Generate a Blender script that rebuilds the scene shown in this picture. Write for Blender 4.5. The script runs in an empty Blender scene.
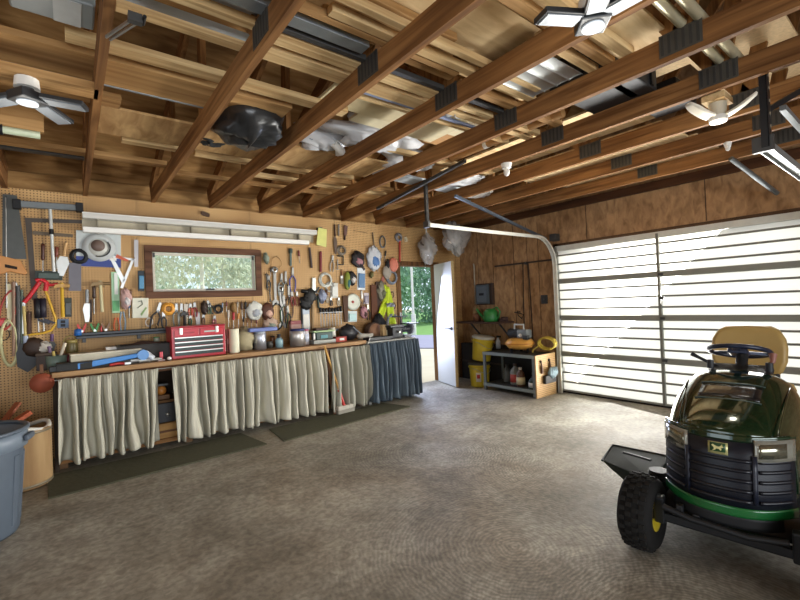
import bpy, math, random
from mathutils import Vector, Matrix, Euler
random.seed(7)
S = bpy.context.scene
COL = S.collection
PI = math.pi
# ---------------------------------------------------------------- camera
YAW, PITCH, ROLL, FPX, CH = math.radians(52.085), math.radians(0.416), math.radians(-2.405), 424.34, 1.37
fw = Vector((math.cos(YAW)*math.cos(PITCH), math.sin(YAW)*math.cos(PITCH), math.sin(PITCH)))
r0 = Vector((math.sin(YAW), -math.cos(YAW), 0)); u0 = r0.cross(fw)
rt = math.cos(ROLL)*r0 + math.sin(ROLL)*u0; up = -math.sin(ROLL)*r0 + math.cos(ROLL)*u0
cd = bpy.data.cameras.new('camera'); cam = bpy.data.objects.new('camera', cd); COL.objects.link(cam)
cam.matrix_world = Matrix.Translation((0, 0, CH)) @ Matrix((rt, up, -fw)).transposed().to_4x4()
cd.sensor_width = 36; cd.lens = 36*FPX/800; cd.clip_start = .05; cd.clip_end = 300
S.camera = cam
# ---------------------------------------------------------------- world, sun, area lights, exposure
w = bpy.data.worlds.new('sky'); S.world = w; w.use_nodes = True
nt = w.node_tree; nt.nodes.clear()
bo = nt.nodes.new('ShaderNodeOutputWorld'); bg = nt.nodes.new('ShaderNodeBackground')
bg.inputs[0].default_value = (.74, .86, 1.0, 1); bg.inputs[1].default_value = 1.5
nt.links.new(bg.outputs[0], bo.inputs[0])
def sun(d, e, c):
    l = bpy.data.lights.new('sun', 'SUN'); l.energy = e; l.angle = .02; l.color = c
    o = bpy.data.objects.new('sun', l); COL.objects.link(o)
    o.rotation_euler = (-Vector(d)).to_track_quat('-Z', 'Y').to_euler()
sun((1, .02, .8), 5.5, (1, .96, .88))
def area(n, loc, tgt, sx, sy, e, c):
    l = bpy.data.lights.new(n, 'AREA'); l.shape = 'RECTANGLE'; l.size = sx; l.size_y = sy; l.energy = e; l.color = c
    o = bpy.data.objects.new(n, l); COL.objects.link(o); o.location = loc
    o.rotation_euler = (Vector(tgt)-Vector(loc)).to_track_quat('-Z', 'Z').to_euler(); return o
area('fill_back_opening', (.6, -4.72, 1.1), (.6, 0, 1.1), 4.8, 2.1, 265, (.93, .96, 1))  # added fill lamp in an unseen opening behind the camera
area('fill_left_opening', (-3.42, .8, 1.1), (0, .8, 1.2), 3.2, 2.1, 32, (.92, .96, 1))  # weaker fill lamp, added in an unseen opening on the left
area('daylight_garage_door', (5.5, 2.05, 1.15), (0, 3.7, 2.7), 2.6, 1.8, 225, (1, .985, .95)).data.spread = 2.0
area('daylight_side_door', (4.6, 5.34, 1.1), (4.2, 2.6, .2), .6, 1.5, 26, (.62, .70, 1))
S.view_settings.view_transform = 'Standard'; S.view_settings.look = 'None'
S.view_settings.exposure = 0.0; S.view_settings.gamma = 1; S.view_settings.use_curve_mapping = False
S.cycles.use_denoising = True
# ---------------------------------------------------------------- pixel helpers: where a sight line meets a real plane
def ray(x, y): return rt*((x-400)/FPX) - up*((y-300)/FPX) + fw
def hit(x, y, ax, v):
    d = ray(x, y); t = (v-(0, 0, CH)[ax])/d[ax]; return Vector((0, 0, CH)) + d*t
WY = 5.38
def onw(x, y, off=0): return hit(x, y, 1, WY-off)
# ---------------------------------------------------------------- materials
def lin(h):
    c = [int(h[i:i+2], 16)/255 for i in (0, 2, 4)]
    return [(v/12.92 if v <= .04045 else ((v+.055)/1.055)**2.4) for v in c] + [1]
MC = {}
def nodes(n):
    m = bpy.data.materials.new(n); m.use_nodes = True; t = m.node_tree
    return m, t, t.nodes['Principled BSDF']
def N(t, k, **kw):
    n = t.nodes.new(k)
    for a, b in kw.items(): setattr(n, a, b)
    return n
def mat(h, rough=.55, metal=0, var=.14, sc=18, bump=0, alpha=1, trans=0, coat=0, spec=None):
    key = (h, rough, metal, var, sc, bump, alpha, trans, coat, spec)
    if key in MC: return MC[key]
    m, t, p = nodes('paint_'+h); c = lin(h)
    tc = N(t, 'ShaderNodeTexCoord'); no = N(t, 'ShaderNodeTexNoise'); no.inputs['Scale'].default_value = sc; no.inputs['Detail'].default_value = 4
    mx = N(t, 'ShaderNodeMix', data_type='RGBA')
    mx.inputs['A'].default_value = [v*(1-var) for v in c[:3]]+[1]; mx.inputs['B'].default_value = [min(1, v*(1+var)) for v in c[:3]]+[1]
    t.links.new(tc.outputs['Object'], no.inputs['Vector']); t.links.new(no.outputs['Fac'], mx.inputs['Factor']); t.links.new(mx.outputs['Result'], p.inputs['Base Color'])
    p.inputs['Roughness'].default_value = rough; p.inputs['Metallic'].default_value = metal
    if alpha < 1: p.inputs['Alpha'].default_value = alpha
    if trans: p.inputs['Transmission Weight'].default_value = trans
    if coat: p.inputs['Coat Weight'].default_value = coat; p.inputs['Coat Roughness'].default_value = .05
    if spec is not None: p.inputs['Specular IOR Level'].default_value = spec
    if bump:
        b = N(t, 'ShaderNodeBump'); b.inputs['Strength'].default_value = bump; b.inputs['Distance'].default_value = .01
        t.links.new(no.outputs['Fac'], b.inputs['Height']); t.links.new(b.outputs['Normal'], p.inputs['Normal'])
    MC[key] = m; return m
def emit(h, s):
    m, t, p = nodes('glow_'+h); p.inputs['Emission Color'].default_value = lin(h); p.inputs['Emission Strength'].default_value = s
    p.inputs['Base Color'].default_value = lin(h); return m
def wood(dark, light, ax=1, sc=6, knots=.35, rough=.7, stretch=.08):
    key = ('w', dark, light, ax, sc, knots, stretch)
    if key in MC: return MC[key]
    m, t, p = nodes('wood_'+light); tc = N(t, 'ShaderNodeTexCoord'); mp = N(t, 'ShaderNodeMapping')
    s = [sc, sc, sc]; s[ax] = sc*stretch; mp.inputs['Scale'].default_value = s
    n1 = N(t, 'ShaderNodeTexNoise'); n1.inputs['Scale'].default_value = 3; n1.inputs['Detail'].default_value = 6; n1.inputs['Distortion'].default_value = .6
    n2 = N(t, 'ShaderNodeTexNoise'); n2.inputs['Scale'].default_value = 1.3; n2.inputs['Detail'].default_value = 2
    oi = N(t, 'ShaderNodeObjectInfo'); ad = N(t, 'ShaderNodeVectorMath', operation='ADD')
    t.links.new(tc.outputs['Object'], ad.inputs[0]); sc3 = N(t, 'ShaderNodeVectorMath', operation='SCALE'); sc3.inputs['Scale'].default_value = 37
    cb = N(t, 'ShaderNodeCombineXYZ')
    for i in range(3): t.links.new(oi.outputs['Random'], cb.inputs[i])
    t.links.new(cb.outputs[0], sc3.inputs[0]); t.links.new(sc3.outputs[0], ad.inputs[1])
    t.links.new(ad.outputs[0], mp.inputs['Vector']); t.links.new(mp.outputs[0], n1.inputs['Vector']); t.links.new(ad.outputs[0], n2.inputs['Vector'])
    cr = N(t, 'ShaderNodeValToRGB'); cr.color_ramp.elements[0].position = .3; cr.color_ramp.elements[1].position = .68
    cr.color_ramp.elements[0].color = lin(dark); cr.color_ramp.elements[1].color = lin(light)
    t.links.new(n1.outputs['Fac'], cr.inputs['Fac'])
    k = N(t, 'ShaderNodeValToRGB'); k.color_ramp.elements[0].position = .34; k.color_ramp.elements[1].position = .55
    kk = 1-knots; k.color_ramp.elements[0].color = (kk, kk*.93, kk*.85, 1); k.color_ramp.elements[1].color = (1, 1, 1, 1)
    t.links.new(n2.outputs['Fac'], k.inputs['Fac'])
    mu = N(t, 'ShaderNodeMix', data_type='RGBA', blend_type='MULTIPLY'); mu.inputs['Factor'].default_value = 1
    t.links.new(cr.outputs[0], mu.inputs['A']); t.links.new(k.outputs[0], mu.inputs['B']); t.links.new(mu.outputs['Result'], p.inputs['Base Color'])
    p.inputs['Roughness'].default_value = rough; p.inputs['Specular IOR Level'].default_value = .25
    MC[key] = m; return m
def floor_mat():
    m, t, p = nodes('stained_concrete'); tc = N(t, 'ShaderNodeTexCoord'); L = t.links.new
    def noise(s, d=5, dist=0, vec=None):
        n = N(t, 'ShaderNodeTexNoise'); n.inputs['Scale'].default_value = s; n.inputs['Detail'].default_value = d; n.inputs['Distortion'].default_value = dist
        L(vec or tc.outputs['Object'], n.inputs['Vector']); return n.outputs['Fac']
    def ramp(f, a, b, ca, cb):
        r = N(t, 'ShaderNodeValToRGB'); r.color_ramp.elements[0].position = a; r.color_ramp.elements[1].position = b
        r.color_ramp.elements[0].color = ca; r.color_ramp.elements[1].color = cb; L(f, r.inputs['Fac']); return r.outputs[0]
    def mix(a, b, f, mode='MIX'):
        x = N(t, 'ShaderNodeMix', data_type='RGBA', blend_type=mode)
        if isinstance(f, float): x.inputs['Factor'].default_value = f
        else: L(f, x.inputs['Factor'])
        L(a, x.inputs['A']); L(b, x.inputs['B']); return x.outputs['Result']
    base = ramp(noise(1.1, 6, .4), .3, .7, lin('807c70'), lin('b0ac9f'))
    fine = mix(ramp(noise(5, 12, .3), .36, .64, (.8, .78, .76, 1), (1.12, 1.12, 1.12, 1)), ramp(noise(26, 10, .4), .35, .65, (.74, .73, .72, 1), (1.22, 1.22, 1.22, 1)), 1.0, 'MULTIPLY')
    c = mix(base, fine, 1.0, 'MULTIPLY')
    stain = ramp(noise(.55, 5, 1.2), .36, .52, (.72, .66, .6, 1), (1, 1, 1, 1)); c = mix(c, stain, 1.0, 'MULTIPLY')
    # trowel swirls: rings about points of the slab
    for cx, cy, s in ((3.1, 1.9, 13), (1.9, 1.5, 12), (1.9, .6, 15), (2.6, 2.9, 12)):
        mp = N(t, 'ShaderNodeMapping'); mp.inputs['Location'].default_value = (-cx, -cy, 0); L(tc.outputs['Object'], mp.inputs['Vector'])
        wv = N(t, 'ShaderNodeTexWave', wave_type='RINGS', rings_direction='Z'); wv.inputs['Scale'].default_value = s; wv.inputs['Distortion'].default_value = 9; wv.inputs['Detail'].default_value = 6; wv.inputs['Detail Scale'].default_value = .8
        L(mp.outputs[0], wv.inputs['Vector'])
        ln = N(t, 'ShaderNodeVectorMath', operation='LENGTH'); L(mp.outputs[0], ln.inputs[0])
        mr = N(t, 'ShaderNodeMapRange'); mr.inputs['From Min'].default_value = .5; mr.inputs['From Max'].default_value = 1.25; mr.inputs['To Min'].default_value = .75; mr.inputs['To Max'].default_value = 0; L(ln.outputs['Value'], mr.inputs['Value'])
        ms = N(t, 'ShaderNodeMath', operation='MULTIPLY'); L(mr.outputs[0], ms.inputs[0]); L(noise(2.5, 3), ms.inputs[1])
        c = mix(c, ramp(wv.outputs['Fac'], .3, .7, (.6, .59, .58, 1), (1.25, 1.25, 1.25, 1)), ms.outputs[0], 'MULTIPLY')
    L(c, p.inputs['Base Color'])
    rr = N(t, 'ShaderNodeMapRange'); rr.inputs['To Min'].default_value = .45; rr.inputs['To Max'].default_value = .8; L(noise(1.7, 6), rr.inputs['Value']); L(rr.outputs[0], p.inputs['Roughness'])
    b = N(t, 'ShaderNodeBump'); b.inputs['Strength'].default_value = .25; b.inputs['Distance'].default_value = .01; L(noise(24, 6), b.inputs['Height']); L(b.outputs[0], p.inputs['Normal'])
    return m
def peg_mat():
    m, t, p = nodes('pegboard'); L = t.links.new; tc = N(t, 'ShaderNodeTexCoord'); sp = N(t, 'ShaderNodeSeparateXYZ'); L(tc.outputs['Object'], sp.inputs[0])
    def M(op, a, b=None):
        x = N(t, 'ShaderNodeMath', operation=op)
        for i, v in enumerate((a, b)):
            if v is None: continue
            if isinstance(v, (int, float)): x.inputs[i].default_value = v
            else: L(v, x.inputs[i])
        return x.outputs[0]
    def cell(o): return M('SUBTRACT', M('FRACT', M('MULTIPLY', o, 1/.0254)), .5)
    a, b = cell(sp.outputs['X']), cell(sp.outputs['Z'])
    d = M('SQRT', M('ADD', M('MULTIPLY', a, a), M('MULTIPLY', b, b))); hole = M('LESS_THAN', d, .2)
    n = N(t, 'ShaderNodeTexNoise'); n.inputs['Scale'].default_value = 2.2; n.inputs['Detail'].default_value = 6; L(tc.outputs['Object'], n.inputs['Vector'])
    r = N(t, 'ShaderNodeValToRGB'); r.color_ramp.elements[0].position = .3; r.color_ramp.elements[1].position = .7; r.color_ramp.elements[0].color = lin('ad8450'); r.color_ramp.elements[1].color = lin('cfa870'); L(n.outputs['Fac'], r.inputs['Fac'])
    # board joints every 1.22 m
    j = M('ABSOLUTE', M('SUBTRACT', M('FRACT', M('DIVIDE', sp.outputs['X'], 1.22)), .5)); jl = M('LESS_THAN', j, .002)
    f = M('MAXIMUM', hole, jl)
    x = N(t, 'ShaderNodeMix', data_type='RGBA'); L(f, x.inputs['Factor']); L(r.outputs[0], x.inputs['A']); x.inputs['B'].default_value = lin('3a2a18')
    L(x.outputs['Result'], p.inputs['Base Color']); p.inputs['Roughness'].default_value = .6; return m
def translucent(h, k=.85, gloss=.08):
    m, t, p = nodes('translucent_'+h); L = t.links.new; tr = N(t, 'ShaderNodeBsdfTranslucent'); tr.inputs[0].default_value = [v*k for v in lin(h)[:3]]+[1]
    p.inputs['Base Color'].default_value = lin(h); p.inputs['Roughness'].default_value = .4
    n = N(t, 'ShaderNodeTexNoise'); n.inputs['Scale'].default_value = 4; mr = N(t, 'ShaderNodeMapRange'); mr.inputs['To Min'].default_value = .2; mr.inputs['To Max'].default_value = .3
    L(n.outputs['Fac'], mr.inputs['Value']); mx = N(t, 'ShaderNodeMixShader'); L(mr.outputs[0], mx.inputs[0]); L(tr.outputs[0], mx.inputs[1]); L(p.outputs[0], mx.inputs[2])
    L(mx.outputs[0], t.nodes['Material Output'].inputs[0]); return m
def glass_mat(tint='ffffff', a=.12):
    m, t, p = nodes('clear_'+tint); L = t.links.new; tr = N(t, 'ShaderNodeBsdfTransparent'); tr.inputs[0].default_value = lin(tint)
    p.inputs['Base Color'].default_value = lin(tint); p.inputs['Roughness'].default_value = .08
    mx = N(t, 'ShaderNodeMixShader'); mx.inputs[0].default_value = a; L(tr.outputs[0], mx.inputs[1]); L(p.outputs[0], mx.inputs[2]); L(mx.outputs[0], t.nodes['Material Output'].inputs[0]); return m
# ---------------------------------------------------------------- mesh builder
class MB:
    def __init__(s): s.v = []; s.f = []; s.sm = []
    def add(s, vs, fs, sm=False):
        o = len(s.v); s.v += [Vector(v) for v in vs]; s.f += [[o+i for i in f] for f in fs]; s.sm += [sm]*len(fs); return s
    def box(s, c, d, rot=None):
        c = Vector(c); h = Vector(d)/2; vs = [Vector((x*h.x, y*h.y, z*h.z)) for x in (-1, 1) for y in (-1, 1) for z in (-1, 1)]
        if rot is not None: R = Euler(rot).to_matrix(); vs = [R@v for v in vs]
        return s.add([v+c for v in vs], [(0, 1, 3, 2), (4, 6, 7, 5), (0, 4, 5, 1), (2, 3, 7, 6), (0, 2, 6, 4), (1, 5, 7, 3)])
    def b2(s, a, b):
        a, b = Vector(a), Vector(b); return s.box((a+b)/2, [abs(q) for q in (b-a)])
    def bar(s, a, b, w, h, upv=(0, 0, 1)):
        a, b = Vector(a), Vector(b); d = (b-a).normalized(); u = Vector(upv)
        if abs(d.dot(u)) > .98: u = Vector((0, 1, 0))
        x = d.cross(u).normalized(); u = x.cross(d).normalized(); vs = [p + x*(i*w/2) + u*(j*h/2) for p in (a, b) for i in (-1, 1) for j in (-1, 1)]
        return s.add(vs, [(0, 1, 3, 2), (4, 6, 7, 5), (0, 4, 5, 1), (2, 3, 7, 6), (0, 2, 6, 4), (1, 5, 7, 3)])
    def cyl(s, a, b, r0, r1=None, n=12, cap=True):
        r1 = r0 if r1 is None else r1; a, b = Vector(a), Vector(b); d = (b-a).normalized(); x = d.orthogonal().normalized(); y = d.cross(x); vs = []
        for p, r in ((a, r0), (b, r1)): vs += [p + x*(r*math.cos(2*PI*i/n)) + y*(r*math.sin(2*PI*i/n)) for i in range(n)]
        s.add(vs, [(i, (i+1) % n, n+(i+1) % n, n+i) for i in range(n)], True)
        if cap: s.add(vs, [list(range(n))[::-1], list(range(n, 2*n))])
        return s
    def tube(s, pts, r, n=8, closed=False):
        pts = [Vector(p) for p in pts]; m = len(pts); rings = []; x = None
        for i, p in enumerate(pts):
            if closed: d = (pts[(i+1) % m]-pts[i-1]).normalized()
            else: d = (pts[min(i+1, m-1)]-pts[max(i-1, 0)]).normalized()
            x = d.orthogonal().normalized() if x is None else (x-d*x.dot(d)).normalized(); y = d.cross(x); rr = r[i] if isinstance(r, (list, tuple)) else r
            rings += [p + x*(rr*math.cos(2*PI*k/n)) + y*(rr*math.sin(2*PI*k/n)) for k in range(n)]
        fs = [(i*n+k, i*n+(k+1) % n, ((i+1) % m)*n+(k+1) % n, ((i+1) % m)*n+k) for i in range(m if closed else m-1) for k in range(n)]
        s.add(rings, fs, True)
        if not closed: s.add(rings, [list(range(n))[::-1], list(range((m-1)*n, m*n))])
        return s
    def lathe(s, prof, c=(0, 0, 0), n=24, ax=2, sq=1):
        c = Vector(c); vs = []
        for r, z in prof:
            for k in range(n):
                a = 2*PI*k/n; p = [r*math.cos(a), r*math.sin(a)*sq, z]
                if ax == 1: p = [p[0], p[2], p[1]]
                if ax == 0: p = [p[2], p[0], p[1]]
                vs.append(Vector(p)+c)
        return s.add(vs, [(i*n+k, i*n+(k+1) % n, (i+1)*n+(k+1) % n, (i+1)*n+k) for i in range(len(prof)-1) for k in range(n)], True)
    def disc(s, c, r, h, n=24, ax=1, rin=0):
        return s.lathe([(rin, 0), (r, 0), (r, h), (rin, h)] + ([(rin, 0)] if rin else []), c, n, ax)
    def ell(s, c, r, n=14, m=8):
        prof = [(math.sin(PI*i/m), -math.cos(PI*i/m)) for i in range(m+1)]; vs = [Vector((c[0]+r[0]*a*math.cos(2*PI*k/n), c[1]+r[1]*a*math.sin(2*PI*k/n), c[2]+r[2]*b)) for a, b in prof for k in range(n)]
        return s.add(vs, [(i*n+k, i*n+(k+1) % n, (i+1)*n+(k+1) % n, (i+1)*n+k) for i in range(m) for k in range(n)], True)
    def prism(s, poly, y0, y1):      # polygon in x,z extruded along y
        n = len(poly); vs = [(x, y0, z) for x, z in poly] + [(x, y1, z) for x, z in poly]
        return s.add(vs, [list(range(n)), list(range(n, 2*n))[::-1]] + [(i, n+i, n+(i+1) % n, (i+1) % n) for i in range(n)])
    def grid(s, fn, a, b, sm=True):
        vs = [Vector(fn(i/a, j/b)) for i in range(a+1) for j in range(b+1)]
        return s.add(vs, [(i*(b+1)+j, (i+1)*(b+1)+j, (i+1)*(b+1)+j+1, i*(b+1)+j+1) for i in range(a) for j in range(b)], sm)
    def build(s, name, m, parent=None, bevel=0, solid=0, loc=None):
        me = bpy.data.meshes.new(name); me.from_pydata([tuple(v) for v in s.v], [], s.f); me.polygons.foreach_set('use_smooth', s.sm)
        me.materials.append(m); me.validate(); me.update(); o = bpy.data.objects.new(name, me); COL.objects.link(o)
        if parent is not None: o.parent = parent
        if loc is not None: o.location = loc
        if solid: q = o.modifiers.new('solid', 'SOLIDIFY'); q.thickness = solid; q.offset = 0
        if bevel: q = o.modifiers.new('bevel', 'BEVEL'); q.width = bevel; q.segments = 2; q.limit_method = 'ANGLE'
        return o
def tag(o, label, cat, group=None, kind=None):
    if label: o['label'] = label
    if cat: o['category'] = cat
    if group: o['group'] = group
    if kind: o['kind'] = kind
    return o
def thing(name, label, cat, loc=(0, 0, 0), rz=0, group=None, ry=0):
    o = bpy.data.objects.new(name, None); COL.objects.link(o); o.location = loc; o.rotation_euler = (0, ry, rz); o.empty_display_size = .05
    return tag(o, label, cat, group)
def struct(o): o['kind'] = 'structure'; return o
def copy_tree(root, loc, label=None, rz=None, ry=None):
    def cp(o, par):
        c = o.copy(); COL.objects.link(c)
        if par is not None: c.parent = par
        for ch in o.children: cp(ch, c)
        return c
    r = cp(root, None); r.location = loc
    if rz is not None: r.rotation_euler[2] = rz
    if ry is not None: r.rotation_euler[1] = ry
    if label: r['label'] = label
    return r
# common paints
steel = mat('a9aaa6', .35, .8); dsteel = mat('4b4b4a', .5, .5); black = mat('17181a', .5, spec=.35); iron = mat('33322f', .6, .3); white = mat('e4e2da', .5)
cream = mat('ded4b4', .6); red = mat('b32a22', .4); tanw = wood('9a6c3c', 'd0a064', 2, 14, .2); rust = mat('6d4a33', .8, .2); alum = mat('d0d2d0', .3, .8, var=.06)
galv = mat('b9bdbb', .4, .7); blue = mat('2b6bb8', .45); yellow = mat('d9b41c', .5); green = mat('2f7a3c', .5); orange = mat('d8742a', .5); grey = mat('8b8d8c', .6)
brown = mat('6a4426', .65); rubber = mat('1c1b1a', .85, spec=.2)
# ================================================================ THE SETTING
ply_floor = floor_mat(); pegm = peg_mat()
plyR = wood('866748', 'b9946a', 2, 5, .2, .85, .5); plyroof = wood('8c6438', 'cba26a', 0, 4, .55, .85, .2)
X0, X1, Y0, Y1, ZT = -3.5, 5.6, -4.8, WY, 2.62
struct(MB().b2((X0-.1, Y0-.1, -.12), (X1+.12, Y1+.12, 0)).build('floor', ply_floor))
DX0, DX1, DZ = 4.2, 5.02, 1.985
WX0, WX1, WZ0, WZ1 = .70, 1.92, 1.565, 2.095
mb = MB(); Yb = Y1+.14
ZW = 2.612
mb.b2((X0-.1, Y1, 0), (WX0, Yb, ZW)); mb.b2((WX0, Y1, 0), (WX1, Yb, WZ0)); mb.b2((WX0, Y1, WZ1), (WX1, Yb, ZW)); mb.b2((WX1, Y1, 0), (DX0, Yb, ZW)); mb.b2((DX0, Y1, DZ), (DX1, Yb, ZW)); mb.b2((DX1, Y1, 0), (X1+.12, Yb, ZW))
wl = struct(mb.build('wall_bench', pegm))
struct(MB().b2((X0-.1, Y1+.10, ZW), (X1+.12, Yb, 2.80)).build('trim_5', plyroof))
GY0, GY1, GZ = .69, 3.41, 2.09
mb = MB(); a, b = X1, X1+.12
mb.b2((a, Y0-.1, 0), (b, GY0, 2.74)); mb.b2((a, GY0, GZ), (b, GY1, 2.74)); mb.b2((a, GY1, 0), (b, Y1+.14, 2.74))
ROOF = lambda y: 2.80 + (5.52-abs(y-.36)-.36)*.40
gab = [(Y1+.14, 2.74), (Y1+.14, ROOF(Y1+.14)), (.36, ROOF(.36)), (Y0-.1, ROOF(Y0-.1)), (Y0-.1, 2.74)]
vs = [(a, y, z) for y, z in gab]+[(b, y, z) for y, z in gab]; n = 5
mb.add(vs, [list(range(5)), list(range(5, 10))[::-1]]+[(i, n+i, n+(i+1) % n, (i+1) % n) for i in range(5)])
struct(mb.build('wall_garage_door', plyR))
mb = MB(); a, b = X0-.1, X0
mb.b2((a, Y0-.1, 0), (b, -.8, 2.74)); mb.b2((a, -.8, 2.15), (b, 2.4, 2.74)); mb.b2((a, 2.4, 0), (b, Y1+.14, 2.74))
vs = [(a, y, z) for y, z in gab]+[(b, y, z) for y, z in gab]; mb.add(vs, [list(range(5)), list(range(5, 10))[::-1]]+[(i, n+i, n+(i+1) % n, (i+1) % n) for i in range(5)])
struct(mb.build('wall_left', plyR))
mb = MB(); mb.b2((X0, Y0-.1, 0), (-1.8, Y0, 2.7)); mb.b2((-1.8, Y0-.1, 2.15), (3, Y0, 2.7)); mb.b2((3, Y0-.1, 0), (X1, Y0, 2.7)); struct(mb.build('wall_back', plyR))
mb = MB()
for sgn in (1, -1):
    ye = .36+sgn*5.75; yr = .36
    for (o) in (0,):
        z0, z1 = ROOF(ye), ROOF(yr); vs = [(X0-.3, ye, z0), (X1+.3, ye, z0), (X1+.3, yr, z1), (X0-.3, yr, z1)]; vs += [(x, y, z+.03) for x, y, z in vs]
        mb.add(vs, [(0, 1, 2, 3), (7, 6, 5, 4), (0, 4, 5, 1), (1, 5, 6, 2), (2, 6, 7, 3), (3, 7, 4, 0)])
struct(mb.build('ceiling', plyroof))
# panel joints of the garage door wall and its top plate
dk = mat('3b2617', .8)
mb = MB()
for y in (4.2, 2.98, 1.6, .38): mb.b2((X1-.003, y-.004, 0 if y > 3.5 else 2.14), (X1, y+.004, 2.6))
for y in (4.95, 4.62, 3.95, 3.75): mb.b2((X1-.003, y-.003, .8), (X1, y+.003, 2.5))
struct(mb.build('trim_1', dk))
struct(MB().b2((X1-.045, Y0, 2.60), (X1, Y1, 2.70)).build('trim_2', wood('3d2412', '5d3a20', 1)))
struct(MB().b2((X1-.02, GY0-.1, 2.09), (X1, GY1+.08, 2.13)).b2((X1-.02, GY1, 0), (X1, GY1+.07, 2.13)).build('trim_3', wood('4a3626', '6b523a', 1)))
# garage door: four framed sections of white translucent panels
gd = struct(bpy.data.objects.new('door_1', None)); COL.objects.link(gd)
panel = translucent('f4f4f0', .9); frame = mat('85857b', .6, .1, var=.06); rib = mat('77776e', .6, .1)
bounds = [0.02, .549, 1.062, 1.585, 2.075]; ym = 2.085
for i in range(4):
    z0, z1 = bounds[i], bounds[i+1]
    for ya, yb in ((GY0-.02, ym), (ym, GY1+.01)):
        p = MB().b2((5.565, ya+.01, z0+.02), (5.569, yb-.01, z1-.02)).build('panel', panel, gd)
        mb = MB(); nn = 4
        for k in range(1, nn):
            z = z0+(z1-z0)*k/nn; mb.b2((5.545, ya+.02, z-.011), (5.566, yb-.02, z+.011))
        mb.build('rib', rib, p)
for i, z in enumerate(bounds):
    t_ = .068 if 0 < i < 4 else (.04 if i == 0 else .07); zc = z if i < 4 else z-.0
    if i == 4: MB().b2((5.535, GY0-.03, 2.015), (5.575, GY1+.02, 2.09)).build('top_rail', mat('c9c9bf', .5), gd, .004)
    else: MB().b2((5.535, GY0-.03, max(.0, zc-t_/2)), (5.575, GY1+.02, zc+t_/2)).build('rail', frame, gd, .004)
MB().b2((5.525, ym-.014, .02), (5.575, ym+.014, 2.07)).build('mullion', mat('77776e', .5, .4), gd)
for yy in (GY0-.02, GY1+.01): MB().b2((5.53, yy-.02, .0), (5.575, yy+.02, 2.08)).build('stile', frame, gd)
for z in (.56, 1.06, 1.3, 1.58): MB().box((5.515, ym-.03, z), (.02, .05, .03)).build('hinge', dsteel, gd)
MB().b2((5.53, GY0, 0), (5.57, GY1, .02)).build('bottom_seal', rubber, gd)
# side door: frame, open leaf, lever
struct(MB().b2((DX0-.07, Y1-.015, 0), (DX0+.012, Y1+.15, DZ+.06)).b2((DX1-.012, Y1-.015, 0), (DX1+.04, Y1+.15, DZ+.06)).b2((DX0+.012, Y1-.015, DZ-.012), (DX1-.012, Y1+.15, DZ+.06)).build('trim_4', wood('593c22', '8a6238', 2), None, .004))
d2 = struct(bpy.data.objects.new('door_2', None)); COL.objects.link(d2)
hg = Vector((4.93, 5.355, 0)); fe = Vector((4.757, 4.762, 0)); ang = math.atan2(fe.y-hg.y, fe.x-hg.x); Ld = (fe-hg).length
d2.location = hg; d2.rotation_euler = (0, 0, ang)
MB().b2((0.0, -.0, .015), (Ld, .04, 2.0)).build('leaf', mat('c9cbc9', .4, var=.04), d2, .003)
MB().b2((Ld-.004, -.003, .015), (Ld+.008, .043, 2.0)).build('edge_strip', mat('b59c6a', .6), d2)
h = MB().disc((Ld-.07, -.012, .93), .028, .012, 16, 1).cyl((Ld-.07, -.012, .93), (Ld-.07, -.06, .93), .01).cyl((Ld-.07, -.055, .93), (Ld-.19, -.055, .93), .009); h.build('door_handle', dsteel, d2)
MB().disc((Ld-.07, .04, .93), .028, .012, 16, 1).cyl((Ld-.07, .05, .93), (Ld-.07, .1, .93), .01).cyl((Ld-.07, .095, .93), (Ld-.19, .095, .93), .009).build('door_handle', dsteel, d2)
# window
wn = struct(bpy.data.objects.new('window_1', None)); COL.objects.link(wn)
fr = wood('4e3426', '75533f', 0, 6, .2); a = .075
mb = MB(); y0, y1 = Y1-.03, Y1+.0
xa, xb, za, zb = WX0-.04, WX1+.03, WZ0-.03, WZ1+.03
mb.b2((xa, y0, zb-a), (xb, y1, zb)).b2((xa, y0, za), (xb, y1, za+a)).b2((xa, y0, za+a), (xa+a, y1, zb-a)).b2((xb-a, y0, za+a), (xb, y1, zb-a))
mb.build('window_frame', fr, wn, .004)
mb = MB(); q = .03; s0, s1, r0_, r1_ = xa+a, xb-a, za+a, zb-a
mb.b2((s0, Y1+.02, r1_-q), (s1, Y1+.05, r1_)).b2((s0, Y1+.02, r0_), (s1, Y1+.05, r0_+q)).b2((s0, Y1+.02, r0_+q), (s0+q, Y1+.05, r1_-q)).b2((s1-q, Y1+.02, r0_+q), (s1, Y1+.05, r1_-q))
mb.build('sash', mat('cdc8b8', .5), wn, .002)
MB().b2((s0+q, Y1+.032, r0_+q), (s1-q, Y1+.036, r1_-q)).build('pane', glass_mat('f4f8f4', .06), wn)
MB().box(((s0+s1)/2+.03, Y1+.012, r0_+.02), (.09, .015, .02)).build('latch', dsteel, wn)
for xx in (s0+.02, s1-.02): MB().box((xx, Y1+.012, r1_-.03), (.02, .014, .05)).build('hinge', dsteel, wn)
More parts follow.
